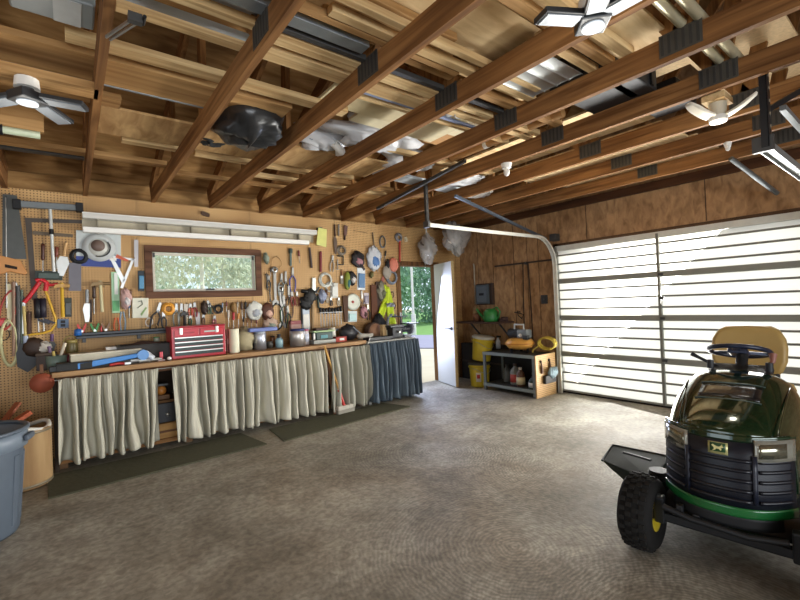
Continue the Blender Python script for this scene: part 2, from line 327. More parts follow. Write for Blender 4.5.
# ================================================================ OUTSIDE
def patch(name, poly, z, h, m, label=None, cat=None):
    mb = MB(); n = len(poly); vs = [(x, y, z-h) for x, y in poly]+[(x, y, z) for x, y in poly]
    mb.add(vs, [list(range(n))[::-1], list(range(n, 2*n))]+[(i, (i+1) % n, n+(i+1) % n, n+i) for i in range(n)])
    return mb.build(name, m)
def gd_at(x, y, z=-.03): return hit(x, y, 2, z)
struct(patch('floor_yard', [(-40, 5.53), (60, 5.53), (60, 70), (-40, 70)], -.05, .1, mat('b5ae9d', .9, var=.2, sc=1.5)))
struct(patch('floor_apron', [(5.73, -20), (60, -20), (60, 5.53), (5.73, 5.53)], -.05, .1, mat('c9c4b8', .9, var=.15, sc=1.5)))
struct(patch('floor_driveway', [(5.6, 15), (11.1, 5.1), (15, 7.5), (8.7, 19.6)], -.02, .03, mat('83839c', .85, var=.08, sc=2)))
struct(patch('floor_lawn', [(8.7, 19.6), (15, 7.5), (40, 12), (40, 45), (-20, 40), (-6, 16), (5, 17)], -.025, .025, mat('5f8a44', .95, var=.3, sc=3)))
def tree(label, x, y, h, rad, hexc, nl=1500, lean=0, trunk='c9c4b4', tr=.12, low=.25, name='leafy_tree', ls=.16):
    t = thing(name, label, 'tree' if 'tree' in name else 'shrub', (x, y, -.03), group='trees and shrubs outside')
    if tr: MB().tube([(0, 0, 0), (lean*.4, 0, h*.4), (lean, 0, h*.92)], [tr, tr*.8, tr*.3], 8).build('trunk', mat(trunk, .9, var=.3, sc=6), t)
    mb = MB(); R = random.Random(int(x*100+y*10))
    cl = [(R.uniform(-1, 1)*rad*.7, R.uniform(-1, 1)*rad*.6, h*R.uniform(low, .95)) for _ in range(14)]
    for i in range(nl):
        c = R.choice(cl); s = ls*R.uniform(.6, 1.4); k = rad*.5
        p = Vector((c[0]+R.gauss(0, k*.6), c[1]+R.gauss(0, k*.6), max(.1, c[2]+R.gauss(0, k*.5)))); q = Euler((R.uniform(0, 6), R.uniform(0, 6), R.uniform(0, 6))).to_matrix()
        mb.add([p+q@Vector(v) for v in ((-s, 0, 0), (0, -s*.55, .02), (s, 0, 0), (0, s*.55, .02))], [(0, 1, 2, 3)])
    mb.build('foliage', mat(hexc, .8, var=.35, sc=2.5), t)
    return t
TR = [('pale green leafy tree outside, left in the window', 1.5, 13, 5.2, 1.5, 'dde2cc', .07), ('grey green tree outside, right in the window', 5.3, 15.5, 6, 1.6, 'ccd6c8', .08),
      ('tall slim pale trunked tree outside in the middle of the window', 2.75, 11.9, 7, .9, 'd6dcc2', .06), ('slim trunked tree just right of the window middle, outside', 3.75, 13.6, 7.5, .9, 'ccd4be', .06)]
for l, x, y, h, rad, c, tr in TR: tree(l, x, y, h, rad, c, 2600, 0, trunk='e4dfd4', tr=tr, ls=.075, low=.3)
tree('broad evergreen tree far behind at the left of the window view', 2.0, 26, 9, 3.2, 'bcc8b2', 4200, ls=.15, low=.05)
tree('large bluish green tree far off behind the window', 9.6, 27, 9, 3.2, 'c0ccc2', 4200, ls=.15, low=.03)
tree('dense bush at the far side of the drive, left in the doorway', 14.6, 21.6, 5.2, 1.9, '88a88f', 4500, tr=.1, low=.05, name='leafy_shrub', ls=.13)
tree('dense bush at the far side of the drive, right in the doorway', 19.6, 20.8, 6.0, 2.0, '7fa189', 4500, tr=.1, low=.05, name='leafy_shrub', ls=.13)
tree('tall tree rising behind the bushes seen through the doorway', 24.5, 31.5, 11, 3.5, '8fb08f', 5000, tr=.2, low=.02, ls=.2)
pp = hit(414, 330, 2, -.03)
t = thing('lamp_post', 'slim white post by the drive seen through the doorway', 'post', (pp.x*.85, pp.y*.85, -.03)); MB().cyl((0, 0, 0), (0, 0, 3.6), .05).build('post', white, t); MB().cyl((0, 0, 0), (0, 0, .9), .1).build('base', white, t)
# ================================================================ TRUSSES
tw = wood('64401f', '9e7244', 1, 9, .3, .8, .05); twz = wood('63401f', '9c7040', 2, 9, .3, .8, .08)
TX = [.16+.605*k for k in range(9)]; ZB = 2.60; ZC = 2.74
def truss(label, x):
    t = thing('roof_truss', label, 'roof truss', (x, .36, ZB), group='wooden roof trusses')
    L = 5.02; H = ROOF(.36)-ZB-.03
    def yz(y, z): return (0, y, z)
    zr = lambda y: ROOF(y+.36)-ZB-.075
    MB().b2((-.019, -L-.1, 0), (.019, L, .135)).build('bottom_chord', tw, t)
    for s in (1, -1): MB().bar(yz(s*(L+.05), zr(s*(L+.05))), yz(0, zr(0)), .038, .135).build('top_chord', tw, t)
    nodes_ = [(1.6, 0), (1.6, 2.95), (3.0, 3.3)]
    webs = [((1.62, .1), (0.05, zr(0)-.1)), ((1.62, .1), (2.7, zr(2.7)-.05)), ((.45, .1), (0.02, zr(0)-.25)), ((.45, .1), (1.35, zr(1.35)-.05)), ((2.75, .1), (2.7, zr(2.7)-.05)), ((-1.62, .1), (-.05, zr(0)-.1)), ((-1.62, .1), (-2.7, zr(-2.7)-.05)), ((3.75, .1), (3.8, zr(3.8)))]
    for (y0, z0), (y1, z1) in webs: MB().bar(yz(y0, z0), yz(y1, z1), .036, .088).build('web', twz, t)
    for y, wy in ((1.58, .2), (.45, .2), (-1.6, .2)):
        mb = MB()
        for sx in (-1, 1):
            mb.b2((sx*.019, y-wy/2, .03), (sx*.0215, y+wy/2, .15))
        o = mb.build('gang_plate', mat('4f4d48', .6, .6), t)
        mb = MB()
        for k in range(6):
            for sx in (-1, 1): mb.b2((sx*.0215, y-wy/2+.012+k*.033, .04), (sx*.0228, y-wy/2+.026+k*.033, .14))
        mb.build('tooth_row', mat('2b2a28', .7), o)
    return t
names = ['leftmost wooden roof truss, over the grey lamp end of the pegboard', 'second wooden roof truss from the left, meeting the wall above the window', 'third wooden roof truss from the left, beside the black plastic bundle',
         'fourth wooden roof truss from the left, beside the white plastic bag', 'fifth wooden roof truss from the left, just right of the three panel lamp', 'sixth wooden roof truss from the left, under the black storage crate',
         'seventh wooden roof truss from the left, beside the white bladed fan light', 'eighth wooden roof truss from the left, second from the garage door wall', 'last wooden roof truss, closest to the garage door wall']
for k, x in enumerate(TX): truss(names[k], x)
truss('wooden roof truss out of frame on the left', -.445)['label'] = 'far left wooden roof truss just beyond the left edge'
# ================================================================ THINGS STORED ON THE TRUSSES
pine = wood('b08c5c', 'e2c896', 0, 8, .12, .8, .05); pine2 = wood('8c673c', 'c49c68', 0, 8, .2, .8, .05); plyl = wood('c2a476', 'ead2a4', 0, 5, .12, .8, .2); plyd0 = wood('9a7448', 'c9a26c', 0, 5, .2, .8, .06); plyd = wood('a07a4c', 'd3b07c', 1, 5, .25, .8, .25)
foam = mat('c4ccd0', .8, var=.05); metal_s = mat('9aa3a8', .35, .7); osb = mat('cdb083', .8, var=.35, sc=45)
def lay(name, label, cat, x0, x1, y0, y1, z0, z1, m, rz=0, group=None):
    cx, cy = (x0+x1)/2, (y0+y1)/2; t = MB().box((0, 0, (z1-z0)/2), (x1-x0, y1-y0, z1-z0)).build(name, m, None, .002, loc=(cx, cy, z0)); t.rotation_euler = (0, 0, rz)
    return tag(t, label, cat, group)
z = ZC+.0
G1 = 'boards and sheets lying across the trusses'
B = [
 ('lumber_board', 'slim pale batten crossing the third truss just above the centre bundle', 'board', .9, 2.5, 1.60, 1.64, .0, .04, pine, 0),
 ('lumber_board', 'slim brown batten crossing the second truss at the top edge', 'board', .25, 1.9, 1.76, 1.80, .0, .04, pine2, 0),
 ('lumber_board', 'pale batten crossing the fifth truss between metal sheet and lamp', 'board', 2.0, 3.15, 1.26, 1.31, .0, .04, pine, 0),
 ('lumber_board', 'brown batten crossing the fifth truss next to the metal sheet', 'board', 2.0, 3.15, 1.84, 1.90, .0, .04, pine2, 0),
 ('lumber_board', 'pale square batten crossing the fourth truss by the cream panel', 'board', 1.4, 3.1, 2.32, 2.355, .0, .04, pine, 0),
 ('lumber_board', 'pale batten crossing the sixth truss over the rolled mat end', 'board', 2.3, 3.7, 3.0, 3.05, .0, .04, pine, 0),
 ('lumber_board', 'brown batten crossing the fourth truss towards the pegboard', 'board', .8, 2.6, 4.62, 4.68, .0, .04, pine2, 0),
 # name,label,cat,x0,x1,y0,y1,z0,z1,mat,rz
 ('wide_board', 'wide tan board lying across the two leftmost trusses, grey lamp to its left', 'board', -1.2, 1.25, 2.72, 3.02, 0, .035, plyd0, 0),
 ('metal_strip', 'thin pale metal strip along the edge of the wide tan board', 'strip', -1.2, 1.1, 3.025, 3.045, 0, .03, metal_s, 0),
 ('lumber_board', 'cream two by four beside the wide tan board on the left', 'board', .02, 1.6, 2.56, 2.65, 0, .04, pine, 0),
 ('lumber_board', 'reddish board on the far left trusses behind the grey lamp', 'board', -1.2, .3, 3.2, 3.34, 0, .04, pine2, 0),
 ('foam_sheet', 'whitish foam sheet lying beneath thin boards in the upper left', 'sheet', .2, 1.1, 2.02, 2.38, 0.0, .03, foam, 0),
 ('lumber_board', 'thin cream batten over the foam sheet in the upper left', 'board', .2, 2.0, 2.20, 2.26, .03, .06, pine, 0),
 ('lumber_board', 'second thin batten beside the cream one over the foam sheet', 'board', .22, 2.1, 2.10, 2.15, .03, .07, pine2, 0),
 ('lumber_board', 'batten with squared end lying in the upper left bundle', 'board', .3, 2.2, 2.0, 2.05, .03, .07, pine, 0),
 ('metal_sheet', 'blue grey metal strip above the upper left battens', 'sheet', .2, 1.3, 1.84, 1.92, .0, .03, metal_s, 0),
 ('lumber_board', 'dark brown board end at the top edge near the leftmost truss', 'board', .55, 1.7, 1.58, 1.70, .0, .04, pine2, 0),
 ('foam_sheet', 'pale sheet at the top edge beside the leftmost truss', 'sheet', .2, .7, 1.72, 1.98, .0, .02, foam, 0),
 ('lumber_board', 'pale board low over the window between the second and third trusses', 'board', .9, 2.15, 3.96, 4.03, .0, .04, pine, 0),
 ('lumber_board', 'short pale board over the second truss pointing at the window', 'board', .36, .85, 3.92, 4.0, .0, .035, pine, 0),
 ('plywood_sheet', 'stained plywood strip across the second and third trusses behind the wall lamp', 'sheet', .2, 2.0, 3.35, 3.85, .0, .018, plyd, 0),
 ('plywood_sheet', 'cream board set between the third and fourth trusses, lit from below', 'sheet', 1.38, 2.1, 2.30, 2.62, .0, .02, mat('c8bb93', .6), 0),
 ('lumber_board', 'long pale board beneath the third and fourth trusses, first of the centre bundle', 'board', .8, 3.2, 2.14, 2.20, .0, .04, pine, 0),
 ('lumber_board', 'long pale board, second of the centre bundle', 'board', .8, 3.2, 2.05, 2.10, .0, .04, pine, 0),
 ('lumber_board', 'dark metal channel in the centre bundle', 'board', .8, 2.9, 1.95, 1.985, .0, .03, dsteel, 0),
 ('lumber_board', 'reddish board in the centre bundle beside the dark channel', 'board', .8, 3.0, 1.86, 1.91, .0, .04, pine2, 0),
 ('plywood_sheet', 'large knotty plywood sheet across the second to fourth trusses at the top edge', 'sheet', 1.0, 2.3, 1.30, 1.66, .0, .018, plyl, 0),
 ('lumber_board', 'pale batten beside the knotty plywood sheet at the top', 'board', 1.0, 2.6, 1.70, 1.75, .0, .04, pine, 0),
 ('lumber_board', 'pale batten two along from the knotty plywood sheet', 'board', 1.0, 2.6, 1.78, 1.82, .0, .04, pine, 0),
 ('lumber_board', 'thin board under the top edge between the third and fourth trusses', 'board', .9, 2.6, 1.16, 1.22, .0, .04, pine2, 0),
 ('lumber_board', 'thin bright board under the top edge beside the plywood', 'board', .9, 2.6, 1.05, 1.11, .0, .04, pine, 0),
 ('plywood_sheet', 'light plywood sheet left of the three panel lamp', 'sheet', 1.62, 2.65, .88, 1.20, .0, .018, plyl, 0),
 ('plywood_sheet', 'light plywood sheet with a round knot across the fourth truss', 'sheet', 1.4, 1.97, 1.34, 1.64, .0, .018, plyl, 0),
 ('plywood_sheet', 'cream panel lying across the fourth truss above the white plastic', 'sheet', 1.75, 2.6, 2.36, 2.80, .0, .02, mat('cfc4a0', .6), 0),
 ('metal_sheet', 'blue edged strip beside the cream panel on the fourth truss', 'sheet', 1.4, 2.6, 2.26, 2.285, .0, .02, mat('8d97b0', .4, .3), 0),
 ('plywood_sheet', 'thin cream sheet on the fifth truss above the bird shaped plastic', 'sheet', 2.3, 2.95, 2.2, 2.62, .0, .02, mat('d8cfae', .6), 0),
 ('lumber_board', 'short pale board beside the corrugated metal sheet', 'board', 2.1, 2.62, 1.74, 1.82, .0, .04, pine, 0),
 ('plywood_deck', 'first light plywood deck panel over the seventh truss, brightly lit', 'deck', 3.19, 3.79, 1.36, 3.3, .0, .018, plyl, 0),
 ('plywood_deck', 'light plywood deck panel between the seventh and eighth trusses', 'deck', 3.80, 4.39, 1.36, 3.0, .0, .018, plyl, 0),
 ('plywood_deck', 'light plywood deck panel between the eighth and last trusses', 'deck', 4.40, 5.0, 1.3, 2.9, .0, .018, plyl, 0),
 ('plywood_deck', 'small plywood deck panel right against the garage door wall', 'deck', 5.01, 5.5, 1.4, 2.6, .0, .018, plyd, 0),
 ('lumber_board', 'short boards across the third and fourth trusses near the white lamp end', 'board', 1.4, 2.55, 4.02, 4.08, .0, .04, pine, 0),
 ('lumber_board', 'pale board across the fourth truss close to the pegboard', 'board', 1.4, 3.2, 4.3, 4.37, .0, .04, pine, 0),
 ('lumber_board', 'brown board across the fifth truss close to the pegboard', 'board', 2.0, 3.8, 4.1, 4.2, .0, .04, pine2, 0),
 ('foam_sheet', 'white strip of foam across the sixth truss over the hanging bags', 'sheet', 2.6, 4.2, 3.6, 3.8, .0, .03, foam, .1),
 ('plywood_sheet', 'stained plywood piece across the third and fourth trusses under the bag', 'sheet', 1.38, 2.58, 3.35, 3.85, .0, .018, plyd, 0),
 ('plywood_sheet', 'tan cardboard sheet hanging over the fifth truss beside the rolled blind', 'sheet', 2.6, 3.15, 2.55, 2.9, .0, .01, mat('b98e5c', .8), 0),
 ('plywood_sheet', 'oriented strand board patch high between the tubes at the top right', 'sheet', 3.2, 4.6, .55, 1.1, .3, .32, osb, 0),
 ('plywood_sheet', 'oriented strand board strip left of the steel tubes at the top right', 'sheet', 2.7, 3.7, 1.02, 1.35, .25, .27, osb, 0),
 ('plywood_sheet', 'plywood sheet in the upper left corner over the grey boxed package', 'sheet', -1.0, .5, 2.0, 2.5, .25, .27, plyd, 0),
 ('lumber_board', 'long board near the wall across the first and second trusses', 'board', -.6, .75, 4.4, 4.5, .0, .04, pine2, 0),
 ('metal_strip', 'dark steel angle across the far left trusses close to the wall', 'strip', -1.0, .14, 4.55, 4.62, .0, .05, dsteel, 0),
]
laid = []
B.sort(key=lambda q: (q[7] > .2, q[0] == 'foam_sheet', q[7] > 0, 'ply' in q[0]))
for n_, l_, c_, a0, a1, b0, b1, z0, z1, m_, rz_ in B:
    zz = 0 if z0 < .2 else z0; th_ = z1-z0
    for A0, A1, B0_, B1_, T_ in laid:
        if a0 < A1 and A0 < a1 and b0 < B1_ and B0_ < b1: zz = max(zz, T_+.001)
    laid.append((a0, a1, b0, b1, zz+th_)); lay(n_, l_, c_, a0, a1, b0, b1, z+zz, z+zz+th_, m_, rz_, G1)
# corrugated metal sheet
mb = MB(); mb.grid(lambda u, v: (2.0+u*.56, 1.70-v*.36, ZC+.006+.008*abs(math.sin(v*PI*4))**.3), 1, 40, False); o = mb.build('corrugated_sheet', galv, None, solid=.002); tag(o, 'silver corrugated metal sheet resting on the fifth truss', 'sheet')
# thin steel tubes at the top right, running across the trusses
for k, (p0, p1, l) in enumerate((((681, 0), (725, 62), 'left one of the two pale steel tubes at the top right'), ((693, 0), (731, 58), 'right one of the two pale steel tubes at the top right'))):
    yy = .80-.075*k; A = Vector((2.2, yy, ZC+.03)); Bp = Vector((3.55-.1*k, yy, ZC+.03))
    tag(MB().cyl((0, 0, 0), Bp-A, .026, n=14).build('steel_tube', mat('c9c0a0', .35, .5), loc=A), l, 'tube', 'pale steel tubes at the top right')
# rolled blind / long roll
A, Bq = hit(453, 168, 2, ZC+.03), hit(570, 128, 2, ZC+.03)
A = Vector((3.02, 2.95, ZC+.035)); Bq = Vector((3.02, 1.75, ZC+.035))
t = thing('rolled_mat', 'long brown roll with white tie lying between the fifth and sixth trusses', 'roll', A); MB().cyl((0, 0, 0), Bq-A, .035, n=14).build('roll', mat('b0834f', .7), t); MB().cyl((0, -.42, 0), (0, -.46, 0), .037, n=14).build('tie', white, t)
# plastic bundles
def blob(name, label, cat, c, r, m, seed=1, amp=.25, parent=None, hollow=False, n=26):
    R = random.Random(seed); ph = [(R.uniform(2, 7), R.uniform(2, 7), R.uniform(0, 6), R.uniform(.3, 1)) for _ in range(7)]
    def fn(u, v):
        a = 2*PI*u; b = PI*(v-.5); k = 1
        for p, q, s, wgt in ph: k += amp*.17*wgt*math.sin(round(p)*a+q*b*1.3+s)
        return (r[0]*k*math.cos(b)*math.cos(a), r[1]*k*math.cos(b)*math.sin(a), r[2]*k*math.sin(b))
    o = MB().grid(fn, n, n//2).build(name, m, parent, loc=c)
    return tag(o, label, cat) if parent is None else o
cling = mat('d8dadc', .25, var=.1, alpha=.8); bk = mat('2a2b2c', .3, var=.3, sc=8)
p = hit(235, 135, 2, ZC+.1); blob('plastic_bundle', 'black and grey plastic wrapped bundle behind the second truss', 'bundle', (1.07, 3.12, ZC+.0), (.24, .30, .15), bk, 3, .5)
t = thing('tied_plastic_bag', 'white and grey plastic bag lumped on the fourth truss', 'bag', (1.72, 3.25, ZC)); blob('bag', None, None, (0, 0, .08), (.26, .12, .09), cling, 5, .6, t); blob('contents', None, None, (-.1, 0, .07), (.12, .09, .06), mat('6b7280', .4), 6, .4, t)
MB().tube([(.1, -.08, .02), (.2, -.04, -.02), (.25, .1, .02), (.22, .2, .08)], .035, 8).build('tube', white, t)
blob('plastic_sheeting', 'crumpled clear plastic sheeting between the third and fourth trusses', 'plastic', (2.1, 3.0, ZC+.09), (.42, .16, .1), cling, 8, .7)
blob('plastic_sheeting', 'crumpled white plastic on the fifth truss over the tan sheets', 'plastic', (2.75, 3.3, ZC+.08), (.3, .18, .08), cling, 9, .7)
blob('plastic_sheeting', 'small crumpled clear plastic above the wooden diagonal near the centre', 'plastic', (2.3, 2.2, ZC+.1), (.14, .1, .09), cling, 11, .7)
blob('plastic_sheeting', 'crumpled pale plastic over the end of the white door track', 'plastic', (3.55, 3.35, ZC+.03), (.26, .22, .07), cling, 12, .7)
blob('plastic_sheeting', 'greyish plastic heap between the last trusses near the corner', 'plastic', (4.2, 3.75, ZC+.06), (.3, .22, .08), mat('b9b4aa', .6), 13, .6)
blob('cloth_bundle', 'dark cloth bundle on the second truss over the wall plywood', 'bundle', (.93, 3.62, ZC+.06), (.16, .12, .07), mat('26282a', .8), 14, .6)
# grey boxed package, upper left
t = thing('wrapped_package', 'grey plastic wrapped package hanging at the upper left beside the clamp', 'package', (-.02, 2.38, ZC)); MB().box((0, 0, .03), (.3, .2, .06)).build('pack', mat('7c8484', .4, var=.2, sc=8), t, .01); MB().box((.05, 0, -.002), (.1, .19, .004)).build('label_band', mat('b4b8b6', .5), t)
# white bottle like fitting
t = thing('black_storage_crate', 'black crate with pale lid resting on the fifth and sixth trusses', 'crate', (2.9, 1.38, ZC))
MB().b2((-.3, -.22, .0), (.3, .22, .2)).build('crate_body', mat('1f2123', .5), t, .01); MB().b2((-.33, -.25, .2), (.33, .25, .235)).build('lid', mat('b59f6b', .6), t, .005)
for sx in (-.2, 0, .2): MB().b2((sx-.02, -.235, .01), (sx+.02, -.22, .2)).build('rib', black, t)
MB().b2((-.315, -.06, .05), (-.3, .06, .15)).build('handle', dsteel, t)
t = thing('tool_case', 'small dark case lying between the sixth and seventh trusses', 'case', (3.5, 1.22, ZC)); MB().b2((-.2, -.14, 0), (.2, .14, .1)).build('body', black, t, .01); MB().b2((-.03, -.16, .03), (.03, -.14, .07)).build('latch', rust, t)
# spring clamp on the leftmost truss
p0, p1 = hit(106, 37, 2, 2.585), hit(135, 17, 2, 2.585)
t = thing('bar_clamp', 'small steel bar clamp gripping the underside of the leftmost truss', 'clamp', (p1.x, p1.y, 2.597)); d = (p0-p1).to_2d(); d = Vector((d.x, d.y, 0))
MB().bar((0, 0, -.012), d+Vector((0, 0, -.012)), .008, .012).bar(Vector((.02, .01, -.014)), d+Vector((.015, .01, -.014)), .008, .01).build('bar', steel, t); MB().box((.0, 0, -.018), (.05, .03, .036)).build('jaw', dsteel, t); MB().cyl((.03, .02, -.02), (.03, -.04, -.02), .007).build('screw', black, t)
# ================================================================ LAMPS
led = emit('c9d0d6', .22); silver = mat('83898f', .35, .2); char = mat('2c2e30', .4)
def led_lamp(name, label, loc, yaw, fins, sz, z0=None):
    t = thing(name, label, 'lamp', loc, yaw)
    MB().cyl((0, 0, 0), (0, 0, .05), .055, .05).build('socket', white, t); MB().cyl((0, 0, -.02), (0, 0, .0), .03).build('screw_base', dsteel, t)
    MB().box((0, 0, -.045), (.12, .12, .05)).build('heat_sink', char, t, .006)
    MB().disc((0, 0, -.078), .045, .008, 20, 2).build('centre_light', led, t)
    for a in fins:
        c, s = math.cos(a), math.sin(a); dr = Vector((c, s, -.12)); cc = Vector((c, s, 0))*.16+Vector((0, 0, -.055))
        MB().box(cc, (sz[0], sz[1], .024), (0, .12, a)).build('fin', char, t, .004)
        o = MB().box(cc-Vector((0, 0, .014)), (sz[0]*.86, sz[1]*.8, .006), (0, .12, a)).build('light_panel', silver, t)
    l = bpy.data.lights.new('bulb', 'POINT'); l.energy = 4; l.shadow_soft_size = .12; l.color = (1, .95, .86); lo = bpy.data.objects.new('bulb', l); COL.objects.link(lo); lo.parent = t; lo.location = (0, 0, -.2)
    return t
led_lamp('panel_lamp', 'grey lamp with square panels fanned out on the ceiling at far left', (-.14, 2.86, 2.55), .6, (1.88, .31, -.95), (.19, .09))
led_lamp('panel_lamp', 'three panel lamp on the ceiling near the top, right of centre', hit(592, 10, 2, 2.56), .75, (2.04, -3.27, -2.51), (.2, .085))
struct_l = MB().b2((-.4, 2.80, 2.6), (.16, 2.93, 2.64)).build('lamp_board', pine2); tag(struct_l, 'board carrying the grey lamp on the far left', 'board')
t = thing('fan_light', 'white lamp with three rounded blades hanging between the right hand trusses', 'lamp', hit(718, 116, 2, 2.49))
MB().disc((0, 0, -.035), .05, .035, 24, 2).build('lamp_body', white, t, .004); MB().disc((0, 0, -.041), .045, .007, 24, 2).build('centre_light', emit('fff6e6', 2.2), t)
MB().cyl((0, 0, .0), (0, 0, .08), .045, .05).build('socket', mat('cfc7b0', .6), t); MB().b2((-.09, -.06, .08), (.09, .06, .12)).build('mount_board', pine, t)
for a in (2.5, .25, -1.5+.2):
    c, s = math.cos(a), math.sin(a); rr = Vector((c, s, 0)); nn_ = Vector((-s, c, 0))
    mb = MB(); mb.grid(lambda u, v: rr*(.045+u*.15)+nn_*((v-.5)*.085*(1-max(0, u-.6)**2*3))+Vector((0, 0, -.005+.09*u**1.3)), 8, 4); mb.build('blade', mat('e2dccb', .5), t, solid=.012)
l = bpy.data.lights.new('bulb', 'POINT'); l.energy = 4; l.shadow_soft_size = .06; l.color = (1, .93, .82); lo = bpy.data.objects.new('bulb', l); COL.objects.link(lo); lo.parent = t; lo.location = (0, 0, -.12)
p = hit(20, 137, 2, 2.55); t = thing('tube_lamp', 'greenish tube lamp with black end cap at the far left of the ceiling', 'lamp', (-.3, 3.62, 2.57))
MB().cyl((-.35, 0, 0), (.18, -.0, 0), .024, n=16).build('tube', mat('c3cdb0', .3), t); MB().cyl((-.4, 0, 0), (0, 0, 0), .034, n=16).build('end_cap', black, t); MB().b2((-.4, -.02, .02), (.2, .02, .17)).build('mount_board', pine2, t)
t = thing('bulb_socket', 'small porcelain bulb socket between the trusses above the door track', 'lamp', (3.18, 2.42, 2.60)); MB().cyl((0, 0, 0), (0, 0, -.04), .05, .04).build('socket', white, t); MB().ell((0, 0, -.075), (.028, .028, .04)).build('bulb', white, t)
t = thing('ceiling_sensor', 'small white sensor under the last trusses at the right', 'sensor', (4.39, .93+.15, 2.60)); MB().cyl((0, 0, 0), (0, 0, -.04), .03, .02).build('base', white, t); MB().ell((0, 0, -.05), (.018, .018, .02)).build('lens', white, t)
# ================================================================ GARAGE DOOR TRACKS
t = thing('door_track', 'galvanised garage door track curving from the floor to the ceiling beside the panelled door', 'track', (5.47, 3.40, 0))
pts = [(0, 0, 0), (0, 0, .9), (0, 0, 1.80)] + [(-.40+.40*math.cos(a), 0, 1.80+.40*math.sin(a)) for a in [i*PI/2/10 for i in range(1, 11)]] + [(-1.35, 0.03, 2.205), (-2.37, 0.05, 2.215)]
mb = MB(); 
for dz, r in ((0, 0),):
    for i in range(len(pts)-1):
        A_, B_ = Vector(pts[i]), Vector(pts[i+1]); mb.bar(A_, B_, .05, .006, (-1, 0, 0) if i < 3 else (0, 0, 1)); 
        for s in (-.025, .025): mb.bar(A_+Vector((0, s, 0)), B_+Vector((0, s, 0)), .005, .03, (-1, 0, 0) if i < 3 else (0, 0, 1))
mb.build('rail', mat('d3d2c8', .4, .4), t)
for zz in (.3, 1.0, 1.7): MB().b2((.0, -.02, zz), (.125, .02, zz+.05)).build('bracket', galv, t)
MB().box((-2.37, 0.05, 2.215), (.03, .08, .07)).build('end_stop', dsteel, t)
t = thing('perforated_hanger', 'dark perforated steel angle hanging over the end of the left door track', 'hanger', (3.12, 3.45, 2.23)); mb = MB().b2((-.018, -.002, 0), (.018, .002, .48)).b2((-.018, 0, 0), (-.014, .03, .48)).build('angle', iron, t)
mb = MB()
for k in range(8): mb.cyl((0, -.004, .05+k*.055), (0, .004, .05+k*.055), .006, n=8)
mb.build('hole_row', black, t)
tag(MB().bar((0, 0, 0), Vector((5.42, 3.47, 2.20))-Vector((3.6, 3.47, 2.60)), .03, .03).build('track_brace', mat('59636e', .4, .6), loc=(3.6, 3.49, 2.60)), 'blue grey steel brace slanting above the left door track', 'brace')
tag(MB().box((0, 0, 0), (.12, .1, .1)).build('corner_bracket', dsteel, None, .01, loc=(5.54, 3.43, 2.22)), 'dark bracket where the curved track meets the wall', 'bracket')
tag(MB().bar((0, 0, 0), (0, -1.5, .16), .03, .03).build('dark_pole', iron, loc=(3.05, 4.3, 2.555)), 'dark steel bar crossing below the trusses by the hanger', 'bar')
# right-hand track
t = thing('door_track', 'dark edged garage door track ending at the black hanger on the right', 'track', (5.42, .63, 0))
pts = [(0, 0, 0), (0, 0, 1.80)] + [(-.40+.40*math.cos(a), 0, 1.80+.40*math.sin(a)) for a in [i*PI/2/10 for i in range(1, 11)]] + [(-2.17, 0, 2.21)]
mb = MB()
for i in range(len(pts)-1):
    A_, B_ = Vector(pts[i]), Vector(pts[i+1]); mb.bar(A_, B_, .06, .006, (-1, 0, 0) if i < 2 else (0, 0, 1))
    for s in (-.03, .03): mb.bar(A_+Vector((0, s, 0)), B_+Vector((0, s, 0)), .005, .045, (-1, 0, 0) if i < 2 else (0, 0, 1))
mb.build('rail', mat('9fa5a6', .35, .6), t); MB().box((-2.17, 0, 2.215), (.03, .1, .09)).build('end_stop', dsteel, t)
t = thing('perforated_hanger', 'thick black perforated upright hanging at the right over the mower', 'hanger', (3.26, .60, 2.19)); MB().b2((-.03, -.003, 0), (.03, .003, .55)).b2((-.03, 0, 0), (-.026, .035, .55)).build('angle', mat('1d1f22', .4, .4), t)
mb = MB()
for k in range(7): mb.cyl((0.005, -.006, .05+k*.075), (.005, .006, .05+k*.075), .01, n=8)
mb.build('hole_row', mat('8a7d68', .6), t)
tag(MB().bar((0, 0, 0), (.55, -.18, .28), .03, .03).build('hanger_brace', black, loc=(3.30, .62, 2.42)), 'black brace rising to the right from the black hanger', 'brace')
tag(MB().bar((0, 0, 0), (1.25, -.05, -.12), .03, .03).build('hanger_brace', mat('8e9496', .35, .6), loc=(3.33, .55, 2.42)), 'grey steel strut falling to the right from the black hanger', 'brace')
tag(MB().cyl((0, 0, 0), Vector((5.5, .98, 2.29))-Vector((4.95, 1.2, 2.60)), .022, n=14).build('steel_pipe', mat('7e8486', .35, .7), loc=(4.95, 1.2, 2.60)), 'grey pipe slanting down from the last truss to the wall above the garage door', 'pipe')
# ================================================================ PEGBOARD LIGHT FIXTURE
p0, p1 = onw(82, 211, .15), onw(317, 230, .15); FX0, FX1 = p0.x, p1.x
t = thing('shop_light', 'long white double railed shop light hung on the pegboard over the window', 'lamp', ((FX0+FX1)/2, 5.28, 2.21)); hw = (FX1-FX0)/2
MB().b2((-hw, -.05, .14), (hw, .06, .195)).build('upper_rail', mat('cfcec6', .45, .1, var=.05), t, .006); MB().b2((-hw, -.05, .185), (hw, -.01, .2)).build('rim', mat('e9e9e2', .4), t, .002)
MB().b2((-hw, .07, .05), (hw, .10, .15)).build('back_plate', mat('b5ab93', .6), t)
MB().b2((-hw, -.05, 0), (hw-.12, .03, .055)).build('lower_rail', mat('f0efe8', .4, var=.04), t, .008)
for k in range(6): MB().b2((-hw+.12+k*.44, -.0, .05), (-hw+.13+k*.44, .07, .15)).build('bracket', mat('8b8472', .6), t)
